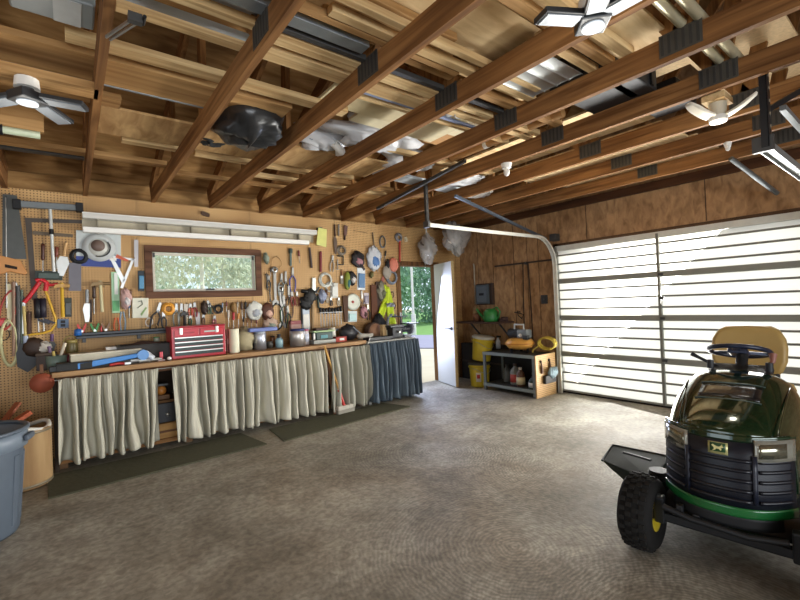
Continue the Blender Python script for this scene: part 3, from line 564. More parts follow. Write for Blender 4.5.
q = onw(322, 236, .12); t = thing('paper_card', 'yellow green card tucked behind the right end of the shop light', 'card', (q.x, 5.36, q.z)); MB().prism([(-.08, -.12), (.07, -.15), (.09, .1), (-.04, .12)], -.08, -.075).build('card', mat('cfd07a', .6), t); MB().b2((-.02, -.075, .1), (.02, .02, .13)).build('clip', dsteel, t)
# ================================================================ BENCH
BY0, BY1 = 4.85, 5.38; btop = wood('86623e', 'b59268', 0, 7, .2, .6)
bx0, bx1 = -.14, hit(368, 360, 1, 4.81).x-.006
t = thing('workbench', 'long wooden topped workbench hung with grey curtains under the pegboard', 'workbench', (bx0, BY0, 0)); LL = bx1-bx0
MB().b2((0, -.03, .84), (LL, .53, .885)).build('worktop', btop, t, .004)
MB().b2((0.02, .06, .78), (LL, .10, .84)).build('apron', mat('6a4526', .7), t)
MB().b2((.01, .5, 0.0), (LL, .525, .84)).build('back_panel', mat('35281b', .9), t); MB().b2((.0, .03, 0), (.03, .5, .84)).build('side_panel', mat('34291d', .9), t)
MB().b2((.03, .07, .05), (LL, .5, .09)).build('bottom_shelf', wood('7a5430', 'a87c4c', 0, 5), t)
MB().b2((.03, .1, .45), (LL, .5, .475)).build('middle_shelf', wood('4a3420', '6b4c2c', 0, 5), t)
for xx in (.02, 1.06, 2.15, 3.2, LL-.05): MB().b2((xx, .09, 0), (xx+.07, .13, .8)).build('leg', mat('5f4428', .8), t)
MB().cyl((0, -.012, .815), (LL, -.012, .815), .005, n=6).build('curtain_wire', steel, t)
def curtain(name, label, x0, x1, ztop, zbot, m, folds, yb=BY0, seed=1, tie=None):
    R = random.Random(seed); ph = [R.uniform(.75, 1.3) for _ in range(int(folds)+3)]; cum = [0]
    for q in ph: cum.append(cum[-1]+q)
    def fn(u, v):
        x = x0+(x1-x0)*u; s = u*folds; k = int(s); fr_ = s-k
        wv = .28+.9*math.cos(2*PI*(s+.18*math.sin(3.1*s+seed)+.12*math.sin(7*v*1.0+s*1.7)*v)); wv = (1 if wv > 0 else -1)*abs(wv)**.5
        am = (.022+.05*min(1, v*3))*ph[k % len(ph)]; xx = x+ .022*v*math.sin(s*2.3+seed*2+v*1.5) 
        if tie: xx = tie+(xx-tie)*(1-.0*v)
        wv = wv if wv > 0 else wv*1.35
        zb = zbot+.012*math.sin(s*2.9+seed)
        return (xx-x0, -.055-am*wv-.01*v+ (.012*math.sin(24*s)*(1-v)**3), ztop+(zb-ztop)*v)
    o = MB().grid(fn, int(folds*16), 26).build(name, m, None, solid=.004, loc=(x0, yb, 0)); return tag(o, label, 'curtain', 'grey curtains hung below the long workbench')
cl = mat('bcb9a8', .9, var=.1, sc=5); cl2 = mat('abaa9c', .9, var=.12, sc=5)
cx = lambda px, py=360: hit(px, py, 1, BY0-.04).x
curtain('bench_curtain', 'first pleated grey curtain from the left, beside the wooden drum', cx(58), cx(158), .825, .09, cl, 8.5, seed=2)
curtain('bench_curtain', 'pleated grey curtain right of the open gap, under the red toolbox', cx(171), cx(248), .825, .08, cl, 8, seed=3)
curtain('bench_curtain', 'pleated grey curtain just left of the leaning broom', cx(247), cx(324), .825, .07, cl, 9, seed=4)
curtain('bench_curtain', 'pleated grey curtain between the leaning broom and the blue skirted table', cx(329), cx(369), .825, .06, cl2, 6, seed=5)
# blue skirted side table
sx0 = cx(368); sx1 = 4.0
t = thing('side_table', 'pale topped table with blue skirt at the end of the workbench', 'table', (sx0, BY0, 0)); LL = sx1-sx0
MB().b2((0, -.05, .83), (LL, .5, .862)).build('tabletop', mat('aeb0aa', .5), t, .004)
for a_, b_ in ((.02, 0.01), (LL-.06, .01), (.02, .44), (LL-.06, .44)): MB().b2((a_, b_, 0), (a_+.04, b_+.04, .83)).build('leg', mat('8d8f8c', .5), t)
t2 = curtain('table_skirt', 'x', sx0, sx1, .845, .05, mat('56646f', .85, var=.25, sc=4), 11, BY0-.03, 7); t2['label'] = 'blue grey pleated skirt around the side table by the doorway'; del t2['group']
o = MB().grid(lambda u, v: (.0-.012*math.cos(2*PI*u*5), u*.46, .84-.78*v), 40, 8).build('table_skirt', mat('56646f', .85, var=.2, sc=4), None, solid=.004, loc=(sx1+.015, BY0-.04, 0)); tag(o, 'short end piece of the blue skirt facing the doorway', 'curtain')
# things in the open gap
gx = cx(164); 
t = thing('lamp_box', 'small brass lantern in the gap between the curtains, on the shelf', 'lantern', (gx, 5.05, .475)); MB().b2((-.07, -.06, 0), (.07, .06, .05)).build('base', mat('6b4a2a', .6), t, .01); MB().ell((0, 0, .09), (.05, .05, .05)).build('globe', mat('c9823a', .3), t); MB().b2((-.06, -.03, .14), (.06, .03, .16)).build('top', dsteel, t)
t = thing('black_box', 'black box standing on the bottom shelf in the curtain gap', 'box', (gx+.02, 5.1, .24)); MB().b2((-.13, -.12, 0), (.13, .12, .2)).build('box', mat('25272b', .5), t, .006); MB().disc((.02, -.126, .08), .02, .006, 16, 1).build('dial', steel, t)
t = thing('wooden_crate', 'plain wooden crate at the bottom of the curtain gap', 'crate', (gx+.02, 5.08, .09)); MB().b2((-.14, -.14, 0), (.14, .14, .15)).build('body', wood('a67b48', 'cfa468', 0, 6), t, .004); MB().b2((-.145, -.15, .06), (.145, -.14, .08)).build('strap', brown, t)
# floor mats
def fmat(label, pts):
    c = sum((Vector(p) for p in pts), Vector((0, 0)))/4; mb = MB(); vs = [(x-c.x, y-c.y, 0) for x, y in pts]+[(x-c.x, y-c.y, .012) for x, y in pts]
    mb.add(vs, [(3, 2, 1, 0), (4, 5, 6, 7), (0, 1, 5, 4), (1, 2, 6, 5), (2, 3, 7, 6), (3, 0, 4, 7)]); o = mb.build('floor_mat', mat('4a4a36', .95, var=.25, sc=30, bump=.6), None, .003, loc=(c.x, c.y, .001)); return tag(o, label, 'mat', 'dark floor mats along the workbench')
fmat('long dark floor mat along the left half of the workbench', [(-.17, 4.20), (1.53, 4.24), (1.45, 4.82), (-.19, 4.78)])
fmat('dark floor mat along the right half of the workbench', [(1.69, 4.2), (3.49, 4.36), (3.36, 4.79), (1.74, 4.74)])
# broom leaning at the curtains
a0, a1 = hit(345, 408, 1, 4.70), hit(327, 347, 1, 4.80)
t = thing('push_broom', 'tan handled broom with red collar leaning on the curtains', 'broom', (a0.x, 4.72, 0.012)); d = Vector((a1.x-a0.x-.05, .05, .86))
MB().cyl(Vector((0, 0, .1)), d+Vector((0, 0, 0)), .013).build('handle', wood('b98a48', 'd8ac68', 2, 8), t); MB().cyl((0, 0, .09), d*.28+Vector((0, 0, .06)), .02).build('collar', red, t); MB().box((.02, 0, .07), (.26, .06, .05), (0, .0, .1)).build('head', mat('b7b1a4', .7), t, .01); MB().box((.02, 0, .025), (.25, .05, .05), (0, 0, .1)).build('bristles', mat('8d897e', .9, bump=.5, sc=80), t)
t = thing('lath_strip', 'dark brown lath leaning beside the broom', 'lath', (a0.x-.12, 4.74, .012)); MB().bar((0, 0, 0), (-.05, .05, .8), .04, .012).build('lath', brown, t)
# ================================================================ LEFT FLOOR OBJECTS
def can(): 
    c = (-.545, 3.80, 0); t = thing('trash_can', 'big ribbed grey plastic trash can at the left edge of the photo', 'trash can', c); gp = mat('525d69', .55, var=.08)
    MB().lathe([(0.0, .01), (.22, .01), (.235, .0), (.245, .02), (.276, .53), (.282, .56)], n=48).build('body', gp, t, solid=.004)
    MB().lathe([(.272, .54), (.30, .545), (.305, .60), (.30, .64), (.285, .645), (.28, .56)], n=48).build('rim_band', mat('717d89', .5, var=.08), t)
    MB().lathe([(.285, .645), (.312, .648), (.314, .665), (.295, .672), (.285, .66)], n=48).build('lip', mat('56616c', .5), t)
    for k in range(12):
        a = k*PI/6+.1; p_ = lambda r, z_: (r*math.cos(a), r*math.sin(a), z_)
        MB().bar(p_(.242, .06), p_(.272, .50), .05, .02, (math.cos(a), math.sin(a), 0)).build('rib', gp, t, .004)
    for a in (-.2, PI-.2): MB().box((.318*math.cos(a), .318*math.sin(a), .6), (.03, .12, .04), (0, 0, a)).build('handle', gp, t, .01)
can()
c = Vector((-.345, 4.70, 0)); t = thing('fibre_drum', 'tan fibre drum behind the grey trash can, full of scrap', 'drum', c)
MB().lathe([(0, 0.02), (.185, .02), (.19, 0.0), (.195, .02), (.195, .44), (.2, .46), (.19, .47), (.185, .44), (.18, .1), (0, .1)], n=40).build('drum', wood('957550', 'b89a6e', 2, 3, .2), t)
for zz in (.02, .44): MB().lathe([(.196, zz), (.2, zz), (.2, zz+.02), (.196, zz+.02)], n=40).build('hoop', mat('857b68', .5, .5), t)
MB().tube([(.18*math.cos(a), .18*math.sin(a), .475+.02*math.sin(3*a)) for a in [k*PI/12 for k in range(24)]], .018, 6, True).build('liner', mat('d9d7cd', .4, bump=.4), t)
tag(MB().bar((0, 0, 0), (.2, .08, .12), .07, .03).build('scrap_board', mat('a5502c', .7), loc=(c.x-.14, c.y-.05, .47)), 'rust red board end sticking out of the fibre drum', 'board')
tag(MB().bar((0, 0, 0), (.14, .14, .2), .05, .02).build('scrap_board', mat('8a4a2c', .7), loc=(c.x-.16, c.y+.02, .46)), 'brown stick rising from the fibre drum behind the red board', 'board')
q = hit(42, 383, 1, 4.83); t = thing('table_tennis_bat', 'round rust red bat hanging at the left end of the workbench', 'bat', (q.x, 4.83, q.z)); MB().disc((0, -.0, 0), .085, .012, 28, 1).build('blade', mat('8a4228', .7), t); MB().b2((-.012, 0, .08), (.012, .012, .16)).build('handle', brown, t)
t = thing('storage_bin', 'dark bin on the floor at the far left behind the trash can', 'bin', (-.85, 4.95, 0)); MB().b2((-.25, -.2, 0), (.25, .2, .55)).build('body', mat('2f2b26', .8), t, .02); MB().b2((-.26, -.21, .55), (.26, .21, .58)).build('lid', mat('3b3631', .8), t, .01)
# ================================================================ RIGHT CORNER
def pail(label, loc, tilt=0, group=None, lab=False):
    t = thing('yellow_pail', label, 'pail', loc, group='yellow pails stacked in the corner'); t.rotation_euler = (0, 0, tilt); yl = mat('c9b02c', .45)
    MB().lathe([(0, .01), (.135, .01), (.14, 0), (.143, .02), (.16, .34), (.166, .36)], n=32).build('body', yl, t, solid=.003)
    MB().lathe([(.163, .30), (.175, .30), (.175, .315), (.163, .318)], n=32).build('ring', yl, t); MB().lathe([(.168, .345), (.178, .35), (.178, .375), (.16, .385), (0, .385)], n=32).build('lid', mat('b9b7ac' if tilt == 0 and not lab else '3b3a34', .5), t)
    MB().tube([(.178*math.cos(a)*1.0, .178*math.sin(a)*.9, .30-.09*math.sin(a)**2) for a in [PI+i*PI/10 for i in range(11)]], .004, 6).build('bail', steel, t)
    if lab: 
        mb = MB(); mb.grid(lambda u, v: (.156*math.cos(3.5+u*.5), .156*math.sin(3.5+u*.5), .09+v*.14), 6, 1); mb.build('label', mat('d8d2c6', .6), t, solid=.004); mb = MB(); mb.grid(lambda u, v: (.160*math.cos(3.6+u*.3), .160*math.sin(3.6+u*.3), .14+v*.06), 6, 1); mb.build('red_mark', red, t, solid=.002)
    return t
pail('lower yellow pail standing on the floor beside the open door', (5.13, 4.60, 0), 0, None, True)
o = pail('upper yellow pail tilted on top of the other pail, pale rim', (5.16, 4.58, .41)); o.rotation_euler = (.13, .05, 0); o.location.z = .41
# dark shelf with things behind
q = hit(476, 322, 0, 5.3)
t = thing('wall_shelf', 'dark wall shelf in the corner above the yellow pails', 'shelf', (5.6, 4.62, .98)); MB().b2((-.36, -.38, 0), (0, .55, .03)).build('board', mat('4f382c', .8), t, .003)
for yy in (-.3, .3): MB().bar((-.01, yy, -.25), (-.28, yy, 0), .02, .02).build('bracket', dsteel, t)
t = thing('lower_shelf', 'dark cluttered low cupboard behind the yellow pails', 'cupboard', (5.52, 4.85, 0)); MB().b2((-.06, -.48, 0), (.07, .45, .62)).build('body', mat('2b2824', .9), t); MB().b2((-.07, -.48, .3), (.07, .45, .33)).build('shelf_edge', mat('4a4038', .8), t)
t = thing('watering_can', 'green plastic watering can on the dark wall shelf', 'watering can', (5.37, 4.52, 1.01)); gm = mat('2f7f3c', .35)
MB().lathe([(0, 0), (.11, 0), (.125, .03), (.12, .15), (.08, .2), (.05, .21)], n=28).build('body', gm, t); MB().tube([(-.02, .1, .04), (-.03, .2, .12), (-.03, .27, .21)], [.03, .02, .014], 10).build('spout', gm, t); MB().tube([(0, -.04, .2), (0, -.13, .23), (0, -.19, .16), (0, -.15, .07), (0, -.11, .05)], .013, 8).build('handle', gm, t)
t = thing('clay_pot', 'small brown bundle on the wall shelf left of the watering can', 'pot', (5.4, 4.85, 1.01)); MB().lathe([(0, 0), (.05, 0), (.07, .12), (.06, .13), (.0, .12)], n=20).build('pot', mat('7a5238', .8), t); blob('plant', None, None, (0, 0, .18), (.06, .06, .07), mat('8c7048', .9), 3, .8, t)
blob('dark_rag', 'dark rag lump on the wall shelf right of the watering can', 'rag', (5.42, 4.3, 1.04), (.08, .06, .04), mat('4a3530', .9), 4, .5)
t = thing('spray_bottle', 'clear spray bottle on the metal shelf top beside the pail', 'bottle', (5.25, 4.30, .60)); MB().lathe([(0, 0), (.035, 0), (.038, .11), (.015, .15), (.012, .17)], n=18).build('bottle', mat('a0a6a8', .3), t); MB().b2((-.012, -.05, .17), (.012, .02, .2)).build('trigger', black, t)
# metal shelf
SX, SY0, SY1, SZ = 4.95, 3.47, 4.34, .57
t = thing('metal_shelf', 'low grey steel shelf unit under the air compressor', 'shelf unit', (SX, SY0, 0)); st = mat('7d8484', .4, .5); D_ = .43; W_ = SY1-SY0
for a_ in (0, D_): 
    for b_ in (0, W_): MB().b2((a_-.0, b_-.02, 0), (a_+.03, b_+.02, SZ)).build('post', st, t)
for zz in (SZ, .10):
    MB().b2((.0, -.01, zz-.005), (D_+.03, W_+.01, zz+.005)).build('shelf_board', mat('3a3c3a', .6, .3), t); MB().b2((-.006, -.02, zz-.035), (.0, W_+.02, zz+.008)).build('shelf_lip', mat('98a09c', .35, .5), t)
MB().b2((D_+.01, 0, .1), (D_+.02, W_, SZ)).build('back_panel', mat('242422', .9), t)
pg = MB().b2((-.005, -.045, 0.0), (D_+.03, -.025, SZ+.01)).build('side_panel', pegm, t); 
q = thing('work_gloves', 'pale blue work gloves tucked in the peg panel of the metal shelf', 'gloves', (SX+.2, SY0-.045, .20))
MB().b2((-.06, -.05, -.02), (.2, -.003, .09)).build('pocket', mat('2c2a28', .7), q, .01); blob('cuffs', None, None, (.12, -.05, .12), (.11, .035, .07), mat('7d9096', .85), 6, .5, q)
for k in range(4): MB().tube([(.03+k*.045, -.06, .1), (.02+k*.045, -.07, .17), (.03+k*.045, -.075, .2)], [.02, .018, .012], 8).build('finger', mat('7d9096', .85), q)
for k, xx in enumerate((.1, .3)):
    q = thing('spray_nozzle', ('left' if k == 0 else 'right')+' dark hand tool hanging on the peg panel of the metal shelf', 'tool', (SX+xx, SY0-.045, .5), group='hand tools on the metal shelf panel')
    MB().tube([(0, -.015, 0), (0, -.02, -.08), (.01, -.015, -.17)], [.008, .015, .02], 8).build('handle', mat('5c3d24', .6), q); MB().disc((0, -.015, -.01), .02, .012, 12, 1).build('eye', black, q)
def jug(label, x, y, zz, h, r, body, capc, labc=None, name='plastic_jug'):
    t = thing(name, label, 'jug', (x, y, zz)); MB().lathe([(0, 0), (r*.95, 0), (r, .01), (r, h*.6), (r*.85, h*.72), (r*.35, h*.84), (r*.33, h*.9)], n=22).build('body', mat(body, .4), t); MB().cyl((0, 0, h*.88), (0, 0, h), r*.38, n=16).build('cap', mat(capc, .4), t)
    MB().tube([(-r*.5, -r*.3, h*.86), (-r*1.0, -r*.5, h*.75), (-r*1.05, -r*.4, h*.55)], r*.13, 8).build('handle', mat(body, .4), t)
    if labc: MB().lathe([(r+.002, h*.12), (r+.003, h*.12), (r+.003, h*.5), (r+.002, h*.5)], n=22).build('label', mat(labc, .5), t)
jug('cream jug with a red and white label on the metal shelf', 5.16, 3.93, .105, .30, .075, '8c8f86', '4a3a30', 'b5463a'); jug('brown bottle with a cream label in the middle of the metal shelf', 5.08, 3.78, .105, .27, .06, '5d4230', 'c9c4b4', 'd0c39a')
jug('small dark jar with a white label at the right of the metal shelf', 5.05, 3.56, .105, .17, .055, '2e3d30', '2a2a28', 'd6d3c9'); jug('dark green jug at the back of the metal shelf', 5.3, 3.65, .105, .28, .08, '22402e', '1d1d1d'); jug('pale grey jug far left on the metal shelf', 5.25, 4.15, .105, .26, .06, '6a6f6c', '3a3a3a')
# air compressor
t = thing('air_compressor', 'pancake air compressor with orange tank and grey motor on the metal shelf', 'compressor', (5.19, 3.85, .575)); og = mat('d8a04a', .35)
MB().lathe([(0, .05), (.1, .05), (.17, .075), (.205, .12), (.205, .15), (.17, .195), (.1, .215), (0, .215)], n=40).build('tank', og, t)
MB().lathe([(.206, .128), (.21, .128), (.21, .142), (.206, .142)], n=40).build('weld_band', mat('b9721f', .4), t)
for a in (.5, 2.6, 4.7): MB().cyl((.13*math.cos(a), .13*math.sin(a), 0), (.13*math.cos(a), .13*math.sin(a), .07), .02, n=12).build('foot', rubber, t)
MB().b2((-.07, -.17, .21), (.07, .0, .34)).build('pump_shroud', mat('7e8586', .4), t, .02); MB().cyl((0, 0, .28), (0, .17, .28), .065, n=20).build('motor', mat('34383c', .4), t)
mb = MB()
for k in range(6): mb.cyl((0, .02+k*.025, .28), (0, .03+k*.025, .28), .07, n=20)
mb.build('cooling_fin', mat('4a4f54', .4, .3), t)
MB().tube([(-.03, -.1, .34), (-.03, -.1, .41), (-.03, .06, .41), (-.03, .06, .34)], .013, 8).build('carry_handle', mat('c9ccc8', .4), t); MB().disc((-.1, -.08, .26), .025, .015, 16, 0).build('gauge', white, t)
MB().b2((-.1, -.2, .2), (-.03, -.12, .26)).build('pressure_switch', char, t, .008)
# yellow hose coil
t = thing('hose_coil', 'coiled yellow air hose on top of the metal shelf beside the garage door', 'hose', (5.27, 3.46, .68)); mb = MB()
for k in range(5):
    rr = .11+.006*(k % 2); mb.tube([(-.02+k*.016+rr*.25*math.cos(a), rr*1.35*math.cos(a), .03+.08*math.sin(a)+k*.004) for a in [i*2*PI/20 for i in range(20)]], .010, 8, True)
mb.build('coil', mat('cdb84c', .4), t); MB().tube([(0, .12, .0), (-.03, .2, -.06), (-.05, .2, -.1)], .010, 8).build('tail', mat('cdb84c', .4), t)
MB().tube([(.0, -.0, .10), (.22, 0, .12), (.25, 0, .12)], .006, 6).build('hook', dsteel, t)
# wall items
t = thing('breaker_panel', 'dark grey breaker panel on the plywood wall beside the open door', 'electrical panel', (5.6, 4.82, 1.28)); MB().b2((-.05, -.2, 0), (0, .16, .36)).build('backing', mat('3f2f25', .8), t, .003); MB().b2((-.09, -.14, .02), (-.05, .13, .34)).build('box', mat('4a5459', .45), t, .006); MB().b2((-.096, -.10, .05), (-.09, .10, .31)).build('door', mat('566066', .4), t, .003); MB().b2((-.1, -.05, .16), (-.095, .05, .2)).build('handle', black, t)
tag(MB().tube([(0, 0, 0), (0, 0, .66), (-.01, 0, .70)], .012, 8).build('conduit', mat('a39a86', .5, .3), loc=(5.57, 5.02, 1.30)), 'thin pale conduit running up the wall from the breaker panel', 'conduit')
t = thing('light_switch', 'dark switch box on the plywood wall left of the door track', 'switch', (5.6, 3.67, 1.27)); MB().b2((-.03, -.05, 0), (0, .05, .13)).build('box', mat('2b2c2e', .5), t, .005); MB().b2((-.036, -.01, .05), (-.03, .01, .08)).build('toggle', dsteel, t)
t = thing('wall_rail', 'long thin dark rail fixed across the plywood wall left of the track', 'rail', (5.6, 3.95, 1.90)); MB().b2((-.03, -.55, 0), (0, .62, .022)).build('bar', mat('3a2c24', .7), t); MB().cyl((-.06, 0, .0), (0, 0, .0), .02, n=12).build('peg', dsteel, t)
for k, (yy, yb, l) in enumerate(((4.05, 4.02, 'left'), (3.9, 3.93, 'right'))):
    tag(MB().tube([(0, 0, 0), (.0, (yb-yy)*.3, .6), (0.0, yb-yy, 1.2)], .008, 6).build('dangling_rope', mat('2e2019', .8), loc=(5.585, yy, .72)), l+' one of the two dark cords hanging down the plywood wall', 'cord', 'dark cords on the plywood wall')
t = thing('wall_hook', 'dark wire hook on the plywood wall right of the watering can', 'hook', (5.6, 4.12, 1.05)); MB().tube([(0, 0, .1), (-.04, .02, .12), (-.06, 0, .05), (-.05, -.06, 0), (-.06, -.1, .06), (-.05, -.04, .08), (-.04, .08, .1)], .008, 6).build('hook', black, t)
# hanging plastic bags
for (px, py, r, l, s, xx) in ((427, 247, (.15, .12, .21), 'left hanging plastic bag of dark and white bits over the doorway', 21, 0), (454, 236, (.20, .14, .22), 'right hanging clear plastic bag of pale containers beside the door track', 22, 1)):
    q = hit(px, py, 1, 5.2 if xx == 0 else 4.9); t = thing('hanging_bag', l, 'bag', q, group='plastic bags hanging over the doorway')
    blob('bag', None, None, (0, 0, -.02), r, mat('d6d4cf', .25, var=.1, alpha=.45), s, .9, t); blob('contents', None, None, (.0, 0, -.1), (r[0]*.7, r[1]*.6, r[2]*.38), mat('efece6', .5, var=.3, sc=20), s+3, .6, t)
    blob('contents', None, None, (-.04, .0, .03), (r[0]*.5, r[1]*.5, r[2]*.4), mat('5b5046' if xx == 0 else '9a948c', .5, var=.4, sc=20), s+5, .6, t); MB().tube([(0, 0, r[2]*.9), (.0, 0, max(.2, 2.6-q.z))], [.02, .008], 6).build('neck', mat('d6d4cf', .3), t)
# ================================================================ TOOLS ON THE PEGBOARD
GT = 'hand tools hung on the pegboard'
def tool(name, label, cat, p0, p1, build, **kw):
    a, b = onw(*p0), onw(*p1); d = b-a; L = math.hypot(d.x, d.z); th = math.atan2(-d.x, -d.z)
    t = thing(name, label, cat, (a.x, WY, a.z), 0, kw.pop('group', GT), th); build(t, L, **kw); return t
def hook(t): MB().tube([(0, 0, .006), (0, -.03, .004), (0, -.034, .016)], .0025, 6).build('peg_hook', dsteel, t)
def screwdriver(t, L, col='b32a22', flip=False, blade=steel, hr=.45):
    hook(t); h = L*hr; r = min(.016, L*.09); m = mat(col, .4)
    MB().lathe([(0, 0), (r*.8, -.002), (r, -h*.15), (r*.8, -h*.5), (r, -h*.85), (r*.5, -h), (0, -h)], (0, -.02, 0), 12).build('handle', m, t); MB().cyl((0, -.02, -h*.98), (0, -.02, -L), r*.3, n=8).build('blade', blade, t)
def pliers(t, L, col='2b2c2e', jaw=steel):
    hook(t); m = mat(col, .45)
    MB().prism([(-.012, .0), (0, .012), (.012, 0), (.016, -L*.28), (0, -L*.36), (-.016, -L*.28)], -.028, -.014).build('jaws', jaw, t); MB().cyl((0, -.03, -L*.3), (0, -.01, -L*.3), .009, n=10).build('pivot', dsteel, t)
    for s in (-1, 1): MB().tube([(s*.006, -.02, -L*.32), (s*L*.13, -.02, -L*.5), (s*L*.12, -.02, -L*.8), (s*L*.08, -.02, -L)], [.008, .009, .009, .007], 8).build('handle', m, t)
def wrench(t, L, m=steel):
    hook(t); mb = MB(); k = L*.09; mb.prism([(-k*.45, -k), (k*.45, -k), (k*.35, -L+k), (-k*.35, -L+k)], -.024, -.014); mb.disc((0, -.026, -k*.6), k, .014, 14, 1, k*.45); mb.prism([(-k, -L+k), (-k*.9, -L), (-k*.4, -L), (-k*.3, -L+k*.7), (k*.3, -L+k*.7), (k*.4, -L), (k*.9, -L), (k, -L+k), (0, -L+k*1.9)], -.026, -.012); mb.build('wrench_bar', m, t)
def hammer(t, L, hcol='d8c9a0', head=dsteel, wide=.13):
    MB().cyl((0, -.04, .01), (0, -.04, -L), .013, .016, n=10).build('handle', mat(hcol, .6), t); mb = MB().cyl((wide*.1, -.04, -.02), (wide*.5, -.04, -.02), .018, n=12); mb.prism([(-wide*.55, -.05), (-wide*.45, -.01), (0, 0), (wide*.15, 0), (wide*.15, -.04), (-wide*.2, -.035)], -.056, -.024); mb.build('head', head, t)
    MB().cyl((-.03, 0, -.05), (-.03, -.07, -.05), .004, n=6).cyl((.03, 0, -.05), (.03, -.07, -.05), .004, n=6).build('peg_hook', dsteel, t)
def bladeplate(t, L, w0=.06, w1=.05, m=dsteel, hcol=None, hl=.3, th=.004):
    hook(t); MB().prism([(-w0/2, 0), (w0/2, 0), (w1/2, -L*(1-hl if hcol else 1)), (-w1/2, -L*(1-hl if hcol else 1))], -.014-th, -.012).build('blade', m, t)
    if hcol: MB().cyl((0, -.018, -L*(1-hl)+.01), (0, -.018, -L), .013, .015, n=10).build('handle', mat(hcol, .5), t)
def trowel(t, L, m=steel, hcol='6a4426', w=.07):
    hook(t); MB().tube([(0, -.02, 0), (0, -.02, -L*.4)], .014, 8).build('handle', mat(hcol, .5), t); MB().prism([(-w*.3, -L*.42), (w*.3, -L*.42), (w/2, -L*.6), (w*.2, -L), (-w*.2, -L), (-w/2, -L*.6)], -.022, -.018).build('blade', m, t)
def rod(t, L, m=steel, r=.008, top=None):
    hook(t); MB().cyl((0, -.02, 0), (0, -.02, -L), r, n=10).build('shaft', m, t)
    if top: MB().cyl((0, -.02, 0), (0, -.02, -L*.25), r*1.7, n=10).build('grip', mat(top, .5), t)
def pack(t, L, w=.08, col='2b6bb8', face='d6dade', th=.03):
    hook(t); MB().b2((-w/2, -th*.3, -L), (w/2, -.002, .0)).build('card', mat(face, .5), t, .002); MB().b2((-w*.38, -th, -L*.9), (w*.38, -th*.3, -L*.25)).build('blister', mat(col, .35), t, .004)
def coil(t, L, m=black, r=.006, turns=3, sq=.75):
    hook(t); R = L/2
    for k in range(turns): MB().tube([((R-.012*k)*sq*math.cos(a), -.015-.008*k, -R+(R-.01*k)*math.sin(a)) for a in [i*2*PI/20 for i in range(20)]], r, 6, True).build('loop', m, t)
def snips(t, L, col='b32a22'):
    hook(t); m = mat(col, .45)
    for s in (-1, 1):
        MB().prism([(0, -L*.5), (s*.012, -L*.42), (s*.008, -L*.0), (0, 0)], -.02-.004*s, -.016-.004*s).build('blade', steel, t); c = (s*L*.12, -.02, -L*.8); MB().tube([(c[0]+.05*L*1.6*math.cos(a), -.02, c[2]+L*.19*math.sin(a)) for a in [i*2*PI/14 for i in range(14)]], .005, 6, True).build('grip', m, t)
def brush(t, L, hcol='a5743a', bcol='d9c9a0', w=.06):
    hook(t); MB().tube([(0, -.018, 0), (0, -.018, -L*.45)], [.008, .013], 8).build('handle', mat(hcol, .5), t); MB().b2((-w/2, -.026, -L*.6), (w/2, -.01, -L*.42)).build('ferrule', steel, t); MB().b2((-w/2, -.03, -L), (w/2, -.008, -L*.6)).build('bristles', mat(bcol, .9, bump=.5, sc=60), t)
def lump(t, L, col='3a3632', w=.06, col2=None, amp=.6, alpha=1):
    hook(t); sd = int(L*9999) % 97; blob('body', None, None, (0, -.04, -L/2), (w, .038, L/2), mat(col, .6, alpha=alpha), sd, amp, t)
    if col2: blob('band', None, None, (.01, -.055, -L*.62), (w*.6, .035, L*.25), mat(col2, .5), sd+3, amp, t)
def sq_frame(t, L, w=.2, m=dsteel): hook(t); MB().prism([(0, 0), (w, 0), (w, -.035), (.045, -.04), (.04, -L), (0, -L)], -.014, -.010).build('blade', m, t)
def tri(t, L, m=mat('c6c8c6', .35, .6)):
    hook(t); w = L*.7; MB().prism([(-w, -.02), (0, 0), (.0, -.02), (-w*.8, -.045)], -.016, -.006).prism([(-.02, -.01), (.005, 0), (-.03, -L), (-.055, -L)], -.016, -.006).prism([(-w, -.02), (-w*.86, -.015), (-.03, -L*.72), (-.05, -L*.85)], -.016, -.006).build('frame', m, t); MB().prism([(-w*.1, -L*.25), (-w*.05, -L*.25), (-.03, -L*.8), (-.04, -L*.8)], -.014, -.008).build('rule', m, t)
def cclamp(t, L, col='4a4d50', w=.09):
    hook(t); m = mat(col, .5, .3); MB().tube([(0, -.02, 0), (w, -.02, 0), (w, -.02, -L*.6), (0, -.02, -L*.6)], .011, 8).build('frame', m, t); MB().cyl((0, -.02, -L*.25), (0, -.02, -L), .007, n=8).build('screw', steel, t); MB().cyl((-.03, -.02, -L*.97), (.03, -.02, -L*.97), .004, n=6).build('tommy_bar', steel, t)
def caulk(t, L, col='1d1e20', barm=steel):
    hook(t); MB().lathe([(.0, -L*.02), (.026, -L*.02), (.026, -L*.6), (0, -L*.6)], (0, -.035, 0), 14).build('barrel', mat(col, .5), t); MB().cyl((0, -.035, -L*.55), (0, -.035, -L), .006, n=8).build('plunger', barm, t); MB().prism([(.0, -L*.6), (.09, -L*.75), (.08, -L*.8), (0, -L*.68)], -.045, -.025).build('trigger', mat(col, .5), t)
